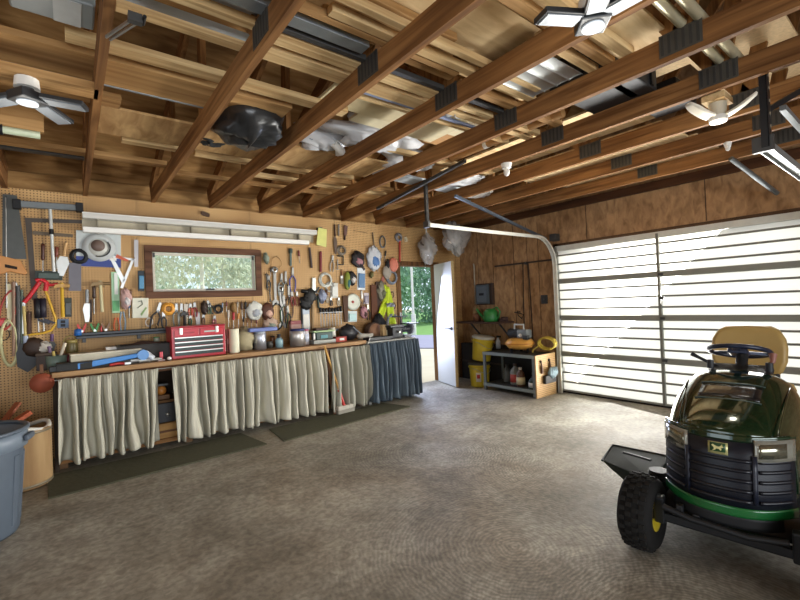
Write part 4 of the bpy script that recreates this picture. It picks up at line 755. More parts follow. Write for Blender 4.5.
def saw(t, L, hcol='c68a4c', w0=.10, w1=.19):
    hook(t); MB().prism([(-w0/2, 0), (w0/2, 0), (w1*.6, -L*.8), (-w1*.4, -L*.8)], -.016, -.012).build('blade', mat('4d4f4c', .45, .4), t)
    hm = mat(hcol, .5); MB().prism([(-w1*.5, -L*.76), (w1*.35, -L*.82), (w1*.62, -L*.98), (w1*.5, -L*1.0), (-w1*.1, -L*.96), (-w1*.55, -L*1.0), (-w1*.6, -L*.85)], -.032, -.004).build('handle', hm, t, .006); MB().prism([(-w1*.3, -L*.87), (w1*.2, -L*.9), (w1*.2, -L*.935), (-w1*.3, -L*.91)], -.034, -.03).build('grip_hole', mat('1e130b', .8), t)
def bowsaw(t, L):
    hook(t); a, b = onw(45, 281), None; P = lambda x, y: (onw(x, y).x-t.location.x, -.03, onw(x, y).z-t.location.z)
    MB().tube([P(46, 291), P(52, 306), P(57, 318), P(57, 324), P(53, 330), P(45, 333), P(31, 335)], .011, 8).build('tube_frame', mat('d9a92a', .4), t)
    MB().tube([P(36, 281), P(41, 279), P(47, 283), P(46, 291)], .02, 8).build('grip', mat('c8202a', .4), t); MB().tube([P(25, 303), P(30, 297), P(36, 288), P(40, 282)], .019, 8).build('lower_grip', mat('c8202a', .4), t); MB().tube([P(46, 284), P(51, 285), P(58, 284)], .015, 8).build('knob', mat('c8202a', .4), t)
    MB().bar(P(25, 303), P(26, 334), .003, .02, (1, 0, 0)).build('blade', steel, t)
    for o in t.children: pass
# --- left of the window
tool('hand_saw', 'large dark bladed hand saw with wooden handle at the far left of the pegboard', 'saw', (10, 195), (13, 275), saw, w0=.10, w1=.17)
tool('steel_rule', 'thin pale steel rule hanging in front of the large hand saw', 'ruler', (6, 198), (7, 308), rod, m=steel, r=.006)
def squeegee(t, L): 
    hook(t); MB().b2((-.25, -.07, -.04), (.24, -.015, .02)).build('head', mat('71787a', .5), t, .008); MB().b2((-.27, -.08, -.06), (-.21, -.01, .03)).build('end_bracket', black, t, .005); MB().b2((.2, -.08, -.05), (.26, -.01, .04)).build('end_bracket', black, t, .005); MB().cyl((0, -.04, -.03), (0, -.04, -L), .014, n=10).build('pole', mat('cdd0cc', .4, .3), t); MB().cyl((0, -.04, -L*.36), (0, -.04, -L*.44), .019, n=10).build('collar', black, t)
tool('squeegee', 'grey headed squeegee with a long pale pole hung head up near the top left', 'squeegee', (50, 206), (54, 272), squeegee)
tool('framing_square', 'dark grey framing square with a long vertical leg, under the squeegee head', 'square', (25, 218), (32, 300), sq_frame, w=.52, m=mat('4f4740', .6, .3))
tool('file_bar', 'worn dark bar hung level below the framing square', 'bar', (33, 233), (73, 236), bladeplate, w0=.035, w1=.03, m=mat('6a5d4c', .6, .4))
tool('putty_knife', 'wide silver putty knife beside the squeegee pole', 'knife', (66, 243), (61, 276), trowel, w=.1, hcol='c9a06a')
tool('rasp', 'dark red handled rasp left of the squeegee pole', 'rasp', (43, 244), (43, 272), screwdriver, col='4a2318', hr=.6)
tool('garden_fork', 'rust handled hook tool between the squeegee pole and the wide putty knife', 'hook', (57, 247), (56, 270), screwdriver, col='7a3a26')
tool('block_brush', 'dark green block brush hung above the red handled bow saw', 'brush', (49, 271), (49, 280), pack, w=.21, col='1f3a2c', face='27352c', th=.06)
tool('bow_saw', 'bow saw with red grips and yellow tube frame', 'saw', (41, 281), (41, 300), bowsaw)
tool('mallet', 'yellow handled mallet with tan head right of the bow saw', 'mallet', (62, 284), (63, 317), hammer, hcol='d8ac25', head=mat('c49a5a', .6), wide=.12)
tool('sanding_block', 'dark green sanding block right of the yellow handled mallet', 'block', (68, 298), (68, 317), pack, w=.06, col='22281c', face='2a3022')
tool('strap', 'cream webbing strap hanging in a loop at the far left', 'strap', (9, 284), (10, 330), bladeplate, w0=.03, w1=.035, m=mat('cfc6a4', .8))
tool('strap', 'long knotted cream strap hanging lowest at the far left', 'strap', (8, 320), (11, 366), coil, m=mat('cfcb9a', .8), r=.012, turns=2, sq=.28)
tool('pipe_length', 'grey pipe hanging beside the cream strap', 'pipe', (18, 286), (19, 352), rod, m=dsteel, r=.018)
tool('pipe_length', 'thin green grey pipe right of the thicker grey pipe at far left', 'pipe', (22, 290), (22, 350), rod, m=mat('5d6a5c', .5), r=.01)
tool('pipe_length', 'pinkish wooden rod behind the cream strap', 'rod', (14, 282), (14, 356), rod, m=mat('9a7c66', .6), r=.014)
tool('red_rope', 'red and white rope twisted in front of the cream strap', 'rope', (13, 290), (4, 330), coil, m=mat('a8453c', .7), r=.007, turns=2, sq=.3)
tool('reflector', 'red flag like tag at the very left edge', 'tag', (1, 318), (2, 327), pack, w=.06, col='c22a26', face='b0261f')
tool('wire_ring', 'dark wire ring below the red tag at the left edge', 'ring', (1, 328), (1, 341), coil, m=iron, r=.004, turns=1, sq=1)
tool('caulking_gun', 'black caulking gun hung inside the bow saw frame', 'caulking gun', (37, 298), (39, 332), caulk, col='1a1b20')
tool('caulking_gun', 'second black gun with silver rods beside the one inside the bow saw', 'caulking gun', (43, 298), (44, 331), caulk, col='26222e')
def shovel(t, L):
    hook(t); MB().cyl((0, -.03, 0), (0, -.03, -L*.5), .012, n=10).build('shaft', mat('c9b26a', .5), t); MB().cyl((0, -.03, -L*.45), (0, -.03, -L*.58), .02, n=10).build('socket', mat('a9b6cc', .4), t); MB().prism([(-.04, -L*.56), (.04, -L*.56), (.075, -L*.7), (.07, -L*.9), (0, -L), (-.07, -L*.9), (-.075, -L*.7)], -.04, -.03).build('blade', mat('23262a', .5), t)
tool('spade', 'small black spade with pale shaft hanging left of the bow saw', 'spade', (24, 306), (28, 372), shovel)
def outlet(t, L): MB().b2((-.045, -.012, -L), (.045, 0, 0)).build('cover_plate', mat('5a6f88', .5), t, .003); MB().b2((-.018, -.016, -L*.45), (.018, -.012, -L*.15)).b2((-.018, -.016, -L*.85), (.018, -.012, -L*.55)).build('socket', black, t)
tool('power_outlet', 'blue grey power outlet below the sanding block', 'outlet', (63, 319), (63, 328), outlet, group='outlet on the pegboard')
tool('paint_glove', 'crumpled white work glove below the bow saw', 'glove', (44, 342), (44, 352), lump, col='c9c4b8', w=.06)
tool('wire_loop', 'yellow green wire hook right of the outlet', 'hook', (70, 336), (70, 350), coil, m=mat('b8a660', .5), r=.006, turns=1)
tool('wall_scraper', 'broad grey drywall blade beside the packaged saw blade', 'scraper', (75, 263), (75, 291), bladeplate, w0=.1, w1=.1, m=mat('6c6a70', .5, .4))
tool('black_gear', 'small black toothed wheel hung over the drywall blade', 'gear', (79, 250), (79, 263), coil, m=black, r=.014, turns=2, sq=1)
def sawblade(t, L):
    hook(t); MB().b2((-.19, -.012, -L), (.19, 0, 0)).build('card', mat('bfc6c4', .5), t, .002); MB().b2((-.19, -.014, -L), (.19, -.012, -L*.72)).build('blue_band', mat('2c3f86', .5), t)
    o = MB().disc((0, -.026, -L*.45), .145, .01, 40, 1, .09).build('blade', mat('b9bdbb', .55), t); MB().disc((0, -.02, -L*.45), .1, .004, 30, 1).build('cover', mat('cacac0', .4), t); MB().disc((-.01, -.026, -L*.40), .06, .004, 24, 1).build('centre', mat('6d5a50', .5), t)
    for k in range(20): a = k*PI/10; 
    MB().tube([(.095*math.cos(a), -.03, -L*.45+.095*math.sin(a)) for a in [-1.9+i*.2 for i in range(14)]], .006, 6).build('dark_arc', black, t)
    MB().b2((.09, -.017, -L*.80), (.15, -.013, -L*.72)).build('print_mark', white, t)
tool('saw_blade_pack', 'circular saw blade on a white and blue card below the shop light', 'saw blade', (99, 232), (99, 267), sawblade, group='packaged goods on the pegboard')
tool('utility_knife', 'silver utility knife hung just left of the window', 'knife', (136, 240), (136, 267), bladeplate, w0=.04, w1=.035, m=mat('a9a6a6', .35, .6))
tool('speed_square', 'silver triangular square below the packaged saw blade', 'square', (134, 259), (126, 289), tri)
tool('orange_tag', 'orange red handle sticking out beside the silver triangle', 'tool', (116, 256), (128, 261), bladeplate, w0=.04, w1=.02, m=mat('c75a3a', .5))
tool('blade_pack', 'blue pack hung at the left side of the window frame', 'pack', (141, 271), (141, 291), pack, w=.06, col='3f86ad', face='1f2c34', th=.05)
tool('claw_hammer', 'claw hammer with pale handle left of the green level pack', 'hammer', (100, 282), (102, 312), hammer, hcol='cfc59a', head=mat('8a7350', .5, .5), wide=.16)
tool('trowel', 'silver garden trowel left of the claw hammer', 'trowel', (87, 290), (87, 322), trowel, m=steel, hcol='9da2a4')
tool('dark_chisel', 'dark brown chisel right of the silver garden trowel', 'chisel', (94, 286), (94, 314), screwdriver, col='3f2a1c')
def greenpack(t, L):
    hook(t); MB().b2((-.035, -.012, -L), (.035, 0, 0)).build('card', mat('a9d3ac', .5), t, .002); MB().b2((-.01, -.02, -L*.55), (.02, -.012, -L*.03)).build('tool_face', mat('e8ebe4', .5), t); MB().b2((-.03, -.018, -L*.95), (.03, -.012, -L*.7)).build('lower_band', mat('5fa76c', .5), t)
tool('green_pack', 'tall pale green and white package right of the claw hammer', 'package', (115, 272), (116, 313), greenpack, group='packaged goods on the pegboard')
tool('tag_bundle', 'pink and white tags on a hook below the silver triangle', 'tags', (125, 290), (126, 308), lump, col='c9a49c', w=.05, col2='d8d4d2')
def whitebox(t, L): hook(t); MB().b2((-.075, -.04, -L), (.075, 0, 0)).build('card', mat('dcdcc8', .5), t, .004); MB().tube([(-.02, -.044, -.04), (.01, -.044, -.03), (.02, -.044, -.07), (-.03, -.044, -.11)], .004, 6).build('drawn_mark', mat('4a5a3a', .6), t); MB().prism([(0, -L*.8), (.05, -L*.45), (.06, -L*.5), (.01, -L*.9)], -.044, -.04).build('green_mark', mat('8aa86c', .6), t)
tool('white_card', 'white card with green marks below the left corner of the window', 'card', (140, 298), (140, 318), whitebox, group='packaged goods on the pegboard')
tool('pipe_pliers', 'dark long handled pliers spread open left of the orange tape', 'pliers', (160, 303), (152, 330), pliers, col='2a2b30')
tool('bent_wire', 'white bent wire end beside the dark open pliers', 'wire', (150, 318), (148, 326), coil, m=white, r=.005, turns=1)
tool('tape_roll', 'orange roll of tape hung under the window', 'tape', (168, 304), (168, 314), coil, m=mat('dc9a34', .5), r=.018, turns=2, sq=1)
under = [ # row below the window
 ('flat_pliers', 'grey pliers first right of the orange tape', 'pliers', (176, 304), (176, 326), pliers, dict(col='7e837c')),
 ('flat_pliers', 'pale grey pliers second right of the orange tape', 'pliers', (181, 304), (181, 326), pliers, dict(col='a7a59a')),
 ('putty_spatula', 'cream bladed spatula under the window, third from the orange tape', 'spatula', (186, 304), (186, 324), bladeplate, dict(w0=.05, w1=.04, m=mat('c9c2b4', .5), hcol='b0a48a')),
 ('flat_pliers', 'orange red handled pliers under the window', 'pliers', (190, 304), (190, 316), pliers, dict(col='c2573c')),
 ('flat_pliers', 'dark red handled pliers right of the orange red pair', 'pliers', (194, 303), (195, 317), pliers, dict(col='8c1f22')),
 ('scraper_set', 'pale scraper below the red pliers', 'scraper', (197, 312), (198, 326), bladeplate, dict(w0=.05, w1=.04, m=mat('b6b4b4', .5))),
 ('drill_chuck', 'dark brown chuck key tool under the centre of the window', 'tool', (203, 302), (204, 314), lump, dict(col='3a2a20', w=.04)),
 ('tin_snips', 'black tin snips tilted under the window centre', 'snips', (207, 301), (214, 314), pliers, dict(col='1f2422')),
 ('tin_snips', 'green gripped snips beside the tilted black snips', 'snips', (209, 304), (209, 314), pliers, dict(col='4b6b4c')),
 ('black_clip', 'round black clip right of the black snips', 'clip', (218, 305), (218, 313), coil, dict(m=black, r=.01, turns=2, sq=1)),
 ('blue_driver', 'blue grey nut driver right of the round black clip', 'driver', (222, 303), (222, 313), screwdriver, dict(col='7388a0')),
 ('red_driver', 'short dark red driver under the right half of the window', 'driver', (226, 302), (226, 312), screwdriver, dict(col='6a2420')),
 ('brass_knob', 'brass coloured knob tool near the right end of the window', 'tool', (232, 303), (233, 312), lump, dict(col='8a6a3c', w=.035)),
 ('slim_chisel', 'slim pale chisel left of the white bag of parts', 'chisel', (237, 302), (237, 314), screwdriver, dict(col='b0a898')),
 ('slim_chisel', 'dark brown chisel left of the white bag of parts', 'chisel', (241, 302), (242, 319), screwdriver, dict(col='4a3324')),
 ('slim_chisel', 'black chisel touching the white bag of parts', 'chisel', (245, 302), (245, 318), screwdriver, dict(col='24201e')),
 ('long_driver', 'pale screwdriver hanging beside the right end of the red toolbox, first of the pair', 'screwdriver', (228, 310), (228, 327), screwdriver, dict(col='c9beb0')),
 ('long_driver', 'red handled screwdriver just right of the red toolbox top', 'screwdriver', (233, 312), (233, 330), screwdriver, dict(col='b8323a')),
 ('long_driver', 'orange handled screwdriver over the cream roll', 'screwdriver', (238, 313), (238, 327), screwdriver, dict(col='c98a3c')),
 ('long_driver', 'black handled screwdriver right of the orange handled one', 'screwdriver', (243, 317), (243, 328), screwdriver, dict(col='2b2a2a')),
 ('long_driver', 'dark amber screwdriver below the white bag of parts, left one', 'screwdriver', (247, 318), (247, 328), screwdriver, dict(col='8a5524')),
 ('long_driver', 'brown screwdriver below the white bag of parts, middle one', 'screwdriver', (251, 319), (251, 328), screwdriver, dict(col='5a2f1e')),
 ('long_driver', 'maroon screwdriver below the white bag of parts, right one', 'screwdriver', (256, 319), (256, 329), screwdriver, dict(col='6a2230')),
]
for n_, l_, c_, p_, q_, f_, k_ in under: tool(n_, l_, c_, p_, q_, f_, **k_)
tool('parts_bag', 'clear bag of white parts hung right of the window', 'bag', (253, 302), (254, 319), lump, col='cfd0c6', w=.1, col2='9aa0a6', amp=.4)
tool('leather_cap', 'brown cap with pale inside hanging left of the black cord loop', 'cap', (266, 303), (267, 320), lump, col='54301f', w=.08, col2='c9a08c', amp=.4)  # a leather cap rather than a knitted one
tool('cloth_rag', 'striped pale rag hung below the brown cap', 'rag', (269, 318), (269, 330), lump, col='b9a08c', w=.09, col2='8f9a8c')
tool('cord_loop', 'black cord loop right of the brown cap', 'cord', (276, 303), (277, 330), coil, m=black, r=.008, turns=2, sq=.5)
right = [
 ('belt_clip', 'small grey green clip just right of the window frame', 'clip', (264, 254), (266, 264), lump, dict(col='7f8a78', w=.035)),
 ('thin_chain', 'thin wire chain hung right of the grey green clip', 'chain', (276, 257), (276, 270), coil, dict(m=mat('a9885a', .5, .4), r=.003, turns=1, sq=.8)),
 ('hex_driver', 'dark green driver hung near the middle of the pegboard top row', 'driver', (290, 249), (290, 266), rod, dict(m=mat('5c6f68', .5), r=.016, top='2e4038')),
 ('small_driver', 'little brown and red driver right of the dark green driver', 'driver', (298, 251), (299, 263), screwdriver, dict(col='7c3430')),
 ('long_file', 'long dark file below the right end of the shop light', 'file', (309, 248), (311, 268), rod, dict(m=mat('4a3d38', .6), r=.016)),
 ('red_file', 'maroon handled file right of the long dark file', 'file', (320, 252), (320, 272), rod, dict(m=mat('7c2a30', .5), r=.018)),
 ('blue_scissors', 'blue handled scissors hanging in the middle of the wall', 'scissors', (292, 268), (292, 292), pliers, dict(col='2e3f9c')),
 ('side_cutters', 'black spanner cluster right of the window, first', 'spanner', (268, 276), (268, 290), pliers, dict(col='22282a')),
 ('torque_wrench', 'long bright steel wrench right of the window', 'wrench', (274, 268), (275, 305), wrench, dict()),
 ('torque_wrench', 'bright steel wrench hanging lower, beside the black cord loop', 'wrench', (280, 286), (282, 328), wrench, dict()),
 ('long_pliers', 'long black handled pliers left of the blue scissors', 'pliers', (285, 272), (285, 305), pliers, dict(col='1f201f')),
 ('long_pliers', 'green gripped long pliers hanging low left of the blue scissors', 'pliers', (283, 296), (284, 326), pliers, dict(col='1f4a2a')),
 ('long_pliers', 'silver long nosed pliers left of the blue scissors', 'pliers', (281, 274), (280, 296), pliers, dict(col='80857c')),
 ('silver_level', 'small silver level hung above the dark hand drill', 'level', (313, 278), (313, 291), bladeplate, dict(w0=.05, w1=.05, m=mat('c6cdca', .3, .5), th=.02)),
 ('red_pliers', 'red gripped pliers below the blue scissors', 'pliers', (291, 292), (293, 306), pliers, dict(col='8c2a20')),
 ('red_pliers', 'second pair of rust red pliers below the blue scissors', 'pliers', (296, 292), (297, 306), pliers, dict(col='7a3a22')),
 ('pipe_wrench', 'dark wide jawed wrench in front of the hand drill shadow', 'wrench', (309, 290), (309, 303), lump, dict(col='22221f', w=.08)),
 ('hand_drill', 'black hand drill body hung below the silver level', 'drill', (300, 291), (322, 294), caulk, dict(col='171816')),
 ('glass_jar_lid', 'blue grey funnel hung right of the black hand drill', 'funnel', (321, 290), (321, 302), lump, dict(col='8b93a8', w=.05)),
 ('wire_coil', 'bundle of silver wire coils in the middle of the wall', 'wire', (325, 273), (325, 287), coil, dict(m=mat('c0c4bc', .4, .4), r=.008, turns=3, sq=1)),
 ('fork_rack', 'white plastic rack of bits in the middle of the wall', 'rack', (334, 283), (334, 298), pack, dict(w=.12, col='cfd0c8', face='c4c2b8', th=.04)),
 ('wire_coil', 'second silver wire coil lower right of the first', 'wire', (329, 282), (330, 292), coil, dict(m=mat('b0b0a8', .4, .4), r=.007, turns=2, sq=1)),
 ('hanging_brush', 'brown whisk with long thin tail hung high right of the shop light', 'whisk', (334, 225), (335, 254), trowel, dict(m=mat('5c4a3c', .6), hcol='4d3524', w=.06)),
 ('steel_hook', 'silver hook tool next to the brown whisk', 'hook', (338, 225), (338, 236), rod, dict(m=steel, r=.012)),
 ('sheath_knife', 'brown sheathed knife hung high right of the brown whisk', 'knife', (345, 226), (344, 240), bladeplate, dict(w0=.06, w1=.04, m=mat('6a4c44', .6), hcol='3a2a20', th=.02)),
 ('hose_clamps', 'grey ring of hose clamps below the sheathed knife', 'clamps', (341, 246), (341, 255), coil, dict(m=mat('7d7466', .4, .5), r=.008, turns=3, sq=1.1)),
 ('vise_grip', 'black curved clamp hung left of the black mask', 'clamp', (337, 256), (337, 270), cclamp, dict(col='22261f')),
 ('vise_grip', 'silver tool leaning left of the black curved clamp', 'clamp', (332, 256), (331, 272), pliers, dict(col='a9a294')),
 ('dust_mask', 'black face mask with pink strap hung in the upper right group', 'mask', (356, 252), (357, 267), lump, dict(col='1e1b1d', w=.11, col2='9c6a70')),
 ('angle_strap', 'black strap looping from the face mask to the blue package', 'strap', (359, 262), (364, 270), bladeplate, dict(w0=.03, w1=.04, m=mat('3d3334', .7))),
 ('key_rod', 'slim steel rod tool hanging over the blue and white bag', 'rod', (372, 233), (374, 252), rod, dict(m=mat('6d6250', .4, .5), r=.009)),
 ('supply_bag', 'blue and white bag of supplies right of the face mask', 'bag', (372, 247), (373, 270), lump, dict(col='c6cace', w=.12, col2='4c76ac', amp=.5)),
 ('small_padlock', 'olive padlock below the blue and white bag', 'padlock', (370, 272), (370, 278), lump, dict(col='6f6b3c', w=.03)),
 ('blue_package', 'tall blue package in a white frame right of centre', 'package', (361, 268), (361, 290), pack, dict(w=.14, col='3d6f9c', face='dde3e4', th=.03)),
 ('pulley_hook', 'small grey pulley on a chain right of the slim steel rod', 'pulley', (382, 236), (382, 248), coil, dict(m=mat('777a78', .4, .5), r=.008, turns=2, sq=.6)),
 ('roller_caster', 'round grey caster wheel above the red handled mallet', 'wheel', (398, 234), (398, 241), coil, dict(m=mat('7c7d80', .5, .4), r=.02, turns=2, sq=1)),
 ('red_mallet', 'red handled hammer hung just above the doorway corner', 'hammer', (399, 241), (399, 262), rod, dict(m=mat('b03a2c', .5), r=.016)),
 ('black_brush', 'brush with black head left of the red handled hammer', 'brush', (385, 251), (384, 262), screwdriver, dict(col='1b1a1a')),
 ('sanding_disc', 'pinkish red round disc left of the doorway top', 'disc', (392, 258), (392, 272), lump, dict(col='d07a62', w=.09, amp=.15)),
 ('grinding_disc', 'grey disc below the pinkish red one', 'disc', (385, 266), (386, 279), lump, dict(col='a39a8c', w=.08, amp=.2)),
 ('grinding_disc', 'blue grey disc at the left of the doorway', 'disc', (391, 271), (391, 284), coil, dict(m=mat('767d86', .4, .3), r=.014, turns=3, sq=1)),
 ('striped_tape', 'rust and white striped strip behind the grey discs', 'tape', (384, 276), (380, 285), bladeplate, dict(w0=.05, w1=.05, m=mat('a5604e', .6))),
 ('green_tin', 'small green and yellow cylinder with black cap left of the tall blue package', 'tin', (346, 272), (346, 290), lump, dict(col='7f8a30', w=.05, col2='2f6a6a', amp=.2)),
 ('black_clamp', 'black clamp with white ring left of the tall blue package', 'clamp', (350, 272), (351, 285), lump, dict(col='242324', w=.07, col2='c9c2bc')),
 ('leather_sheath', 'long brown leather sheath left of the safety vest', 'sheath', (372, 285), (374, 326), bladeplate, dict(w0=.09, w1=.12, m=mat('5e3418', .7), th=.03)),
 ('leather_strap', 'dark leather strap hanging beside the brown sheath', 'strap', (376, 282), (378, 312), bladeplate, dict(w0=.05, w1=.05, m=mat('3f2c22', .7), th=.02)),
 ('kitchen_scissors', 'pair of dark scissors hung right of the white disc', 'scissors', (361, 291), (362, 308), snips, dict(col='4a3038')),
 ('violet_tag', 'pale violet tag beside the dark scissors', 'tag', (366, 293), (366, 304), pack, dict(w=.09, col='8a8090', face='cdc4c8')),
 ('pink_bow', 'pink and brown toy like tag under the dark scissors', 'tag', (362, 307), (363, 318), lump, dict(col='b5838a', w=.06, col2='4a2c24')),
 ('shop_card', 'pale turquoise card below the white disc', 'card', (352, 311), (352, 322), pack, dict(w=.16, col='9cc4c4', face='c6d6d4')),
 ('coat_hook', 'small dark coat hook on the door side of the safety vest', 'hook', (392, 292), (391, 298), coil, dict(m=iron, r=.006, turns=1)),
 ('coat_hook', 'lower dark coat hook beside the doorway frame', 'hook', (393, 303), (393, 309), coil, dict(m=iron, r=.006, turns=1)),
 ('steel_probe', 'thin wire tool high between the sheathed knife and the steel rod', 'wire', (354, 231), (366, 233), rod, dict(m=mat('9c7f5a', .5, .4), r=.004)),
 ('pale_strip', 'pale paper tag high at the right beside the caster wheel', 'tag', (405, 237), (406, 242), pack, dict(w=.06, col='cfc0a0', face='d6c8a8')),
 ('olive_glove', 'grey olive glove hung left of the safety vest top', 'glove', (380, 283), (381, 300), lump, dict(col='8c8a76', w=.08, col2='5a5c40')),
 ('grease_gun', 'brown wooden dowel tool left of the screwdriver rack', 'dowel', (312, 304), (312, 331), rod, dict(m=mat('9c8058', .6), r=.02)),
 ('white_holster', 'white paper holster with blue marks left of the wooden dowel', 'holster', (305, 309), (306, 330), pack, dict(w=.12, col='d9d6cc', face='b7c2cc')),
]
for n_, l_, c_, p_, q_, f_, k_ in right: tool(n_, l_, c_, p_, q_, f_, **k_)
extra = [  # small tools added in the gaps for density and dark shadows
 ('nut_driver', 'black stubby driver between the clip and the long steel wrench', 'driver', (270, 268), (270, 277), screwdriver, dict(col='1c1d1d')),
 ('ring_spanner', 'dark ring spanner hung left of the long bright wrench', 'spanner', (266, 274), (267, 288), wrench, dict(m=dsteel)),
 ('ring_spanner', 'short dark spanner lower left of the long bright wrench', 'spanner', (269, 290), (270, 302), wrench, dict(m=dsteel)),
 ('long_pliers', 'brown gripped pliers behind the green gripped long pliers', 'pliers', (288, 286), (289, 318), pliers, dict(col='4a2a1c')),
 ('long_pliers', 'black gripped pliers under the blue scissors, hanging lowest', 'pliers', (287, 306), (288, 328), pliers, dict(col='191a19')),
 ('wood_chisel', 'pale chisel between the red pliers and the hand drill', 'chisel', (300, 298), (301, 310), screwdriver, dict(col='c9b48a')),
 ('power_drill', 'black angled drill handle under the hand drill', 'drill', (304, 297), (306, 309), lump, dict(col='141514', w=.09)),
 ('socket_bar', 'black socket bar left of the wooden dowel', 'bar', (301, 307), (301, 324), rod, dict(m=black, r=.014)),
 ('mill_file', 'dark green file hung right of the hand drill', 'file', (317, 296), (318, 308), rod, dict(m=mat('2c3a2c', .5), r=.016)),
 ('paint_scraper', 'brown scraper between the wire coils and the white bit rack', 'scraper', (326, 290), (327, 303), trowel, dict(m=mat('8a7a60', .5), hcol='5c3418')),
 ('dark_holster', 'dark brown holster between the screwdriver rack and the white disc', 'holster', (344, 296), (345, 322), bladeplate, dict(w0=.09, w1=.05, m=mat('4e3018', .7), th=.03)),
 ('wire_brush', 'brown wire brush left of the green and yellow tin', 'brush', (341, 270), (341, 284), brush, dict(hcol='6a3f20', bcol='8a8478', w=.04)),
 ('hex_keys', 'dark fan of hex keys above the screwdriver rack', 'keys', (330, 298), (331, 306), pliers, dict(col='1a1b1c')),
 ('hex_keys', 'pale fan of keys above the right of the screwdriver rack', 'keys', (338, 298), (338, 306), pliers, dict(col='b9b2a0')),
 ('black_grips', 'black grips hanging left of the leather sheath', 'grips', (367, 305), (368, 320), pliers, dict(col='1b1b1c')),
 ('plumb_line', 'dark plumb bob between blue package and grey discs', 'plumb bob', (377, 256), (377, 272), screwdriver, dict(col='3a2b22')),
 ('black_socket', 'black socket wrench hung left of the pinkish red disc', 'wrench', (386, 260), (386, 270), lump, dict(col='1a1a1a', w=.03)),
 ('rope_twist', 'dark rope twist at the right of the silver trowel, left pegboard', 'rope', (91, 300), (91, 322), rod, dict(m=mat('4a3a30', .8), r=.01)),
 ('wood_clamp', 'dark wood clamp hung between grey pipe and bow saw', 'clamp', (29, 312), (29, 334), rod, dict(m=mat('4a3020', .7), r=.02)),
 ('leather_pouch', 'dark leather pouch hanging under the bow saw at left', 'pouch', (34, 338), (34, 356), lump, dict(col='3a281c', w=.08, amp=.3)),
 ('tin_shears', 'grey shears hung at far left beside the red rope', 'shears', (16, 283), (20, 304), snips, dict(col='6a6c6a')),
 ('steel_trowel', 'dark steel trowel right of the white glove', 'trowel', (52, 334), (52, 352), trowel, dict(m=dsteel, hcol='5a3a6a', w=.06)),
 ('small_awl', 'brown awl hung below the blue pack beside the window', 'awl', (131, 290), (131, 300), screwdriver, dict(col='6a4424')),
 ('carving_knife', 'blue and white handled knife between pink tags and the white card', 'knife', (129, 300), (129, 318), screwdriver, dict(col='4c6a8a')),
 ('offset_pliers', 'silver offset pliers over the left of the dark basket', 'pliers', (163, 312), (164, 328), pliers, dict(col='3a3a3c')),
 ('offset_pliers', 'brown gripped offset pliers over the middle of the tool chest', 'pliers', (203, 315), (203, 324), pliers, dict(col='5c3a24')),
 ('offset_pliers', 'pink gripped cutters over the right of the tool chest', 'cutters', (214, 316), (214, 326), pliers, dict(col='a8606a')),
 ('offset_pliers', 'green gripped cutters over the left of the tool chest', 'cutters', (190, 316), (190, 325), pliers, dict(col='3a5a40')),
 ('black_hammer', 'small black hammer over the left end of the tool chest', 'hammer', (184, 312), (184, 326), hammer, dict(hcol='2a2422', wide=.08)),
 ('brown_dowel', 'small hanging wood offcut high over the shop light', 'offcut', (201, 213), (209, 216), bladeplate, dict(w0=.05, w1=.04, m=mat('4a3524', .7), th=.02)),
]
for n_, l_, c_, p_, q_, f_, k_ in extra: tool(n_, l_, c_, p_, q_, f_, **k_)
def plate(t, L): hook(t); MB().lathe([(0, .0), (L*.35, 0), (L*.5, -.02), (L*.52, -.022), (L*.35, -.006), (0, -.006)], (0, -.012, -L/2), 32, 1).build('disc', mat('d8dccc', .5, var=.1, sc=9), t); MB().disc((0, -.03, -L/2), .02, .02, 14, 1).build('centre_knob', mat('b5524a', .5), t)
tool('white_disc', 'round whitish disc with a small red centre between the rack and scissors', 'disc', (352, 294), (352, 310), plate)
# rack of screwdrivers
a0, a1 = onw(318, 309), onw(341, 306)
t = thing('screwdriver_rack', 'white wire rack on the pegboard holding a row of black handled screwdrivers', 'rack', (a0.x, WY, a0.z)); W_ = a1.x-a0.x
MB().b2((0, -.05, -.06), (W_, -.045, -.05)).b2((0, -.05, -.30), (W_, -.045, -.29)).b2((0, -.05, -.06), (.006, 0, -.05)).b2((W_-.006, -.05, -.06), (W_, 0, -.05)).b2((0, -.05, -.3), (.006, 0, -.29)).b2((W_-.006, -.05, -.3), (W_, 0, -.29)).build('frame', mat('c9ccca', .4), t); MB().b2((0, -.06, -.32), (W_, -.002, -.30)).build('tray', mat('8fa6c0', .5), t)
R = random.Random(4)
first = None; ORD = ['first', 'second', 'third', 'fourth', 'fifth', 'sixth', 'seventh', 'rightmost']
for k in range(8):
    x = a0.x + W_*(k+.5)/8
    if first is None:
        first = thing('rack_screwdriver', 'leftmost black handled screwdriver in the white wire rack', 'screwdriver', (x, WY-.028, a0.z+.02), group='black handled screwdrivers in the white rack'); MB().lathe([(0, 0), (.016, -.004), (.018, -.03), (.014, -.08), (0, -.09)], n=12).build('handle', black, first); MB().cyl((0, 0, -.085), (0, 0, -.27), .005, n=8).build('blade', steel, first)
    else: copy_tree(first, (x, WY-.028, a0.z+.02+R.uniform(-.012, .012)), ORD[k]+' black handled screwdriver from the left in the white wire rack')
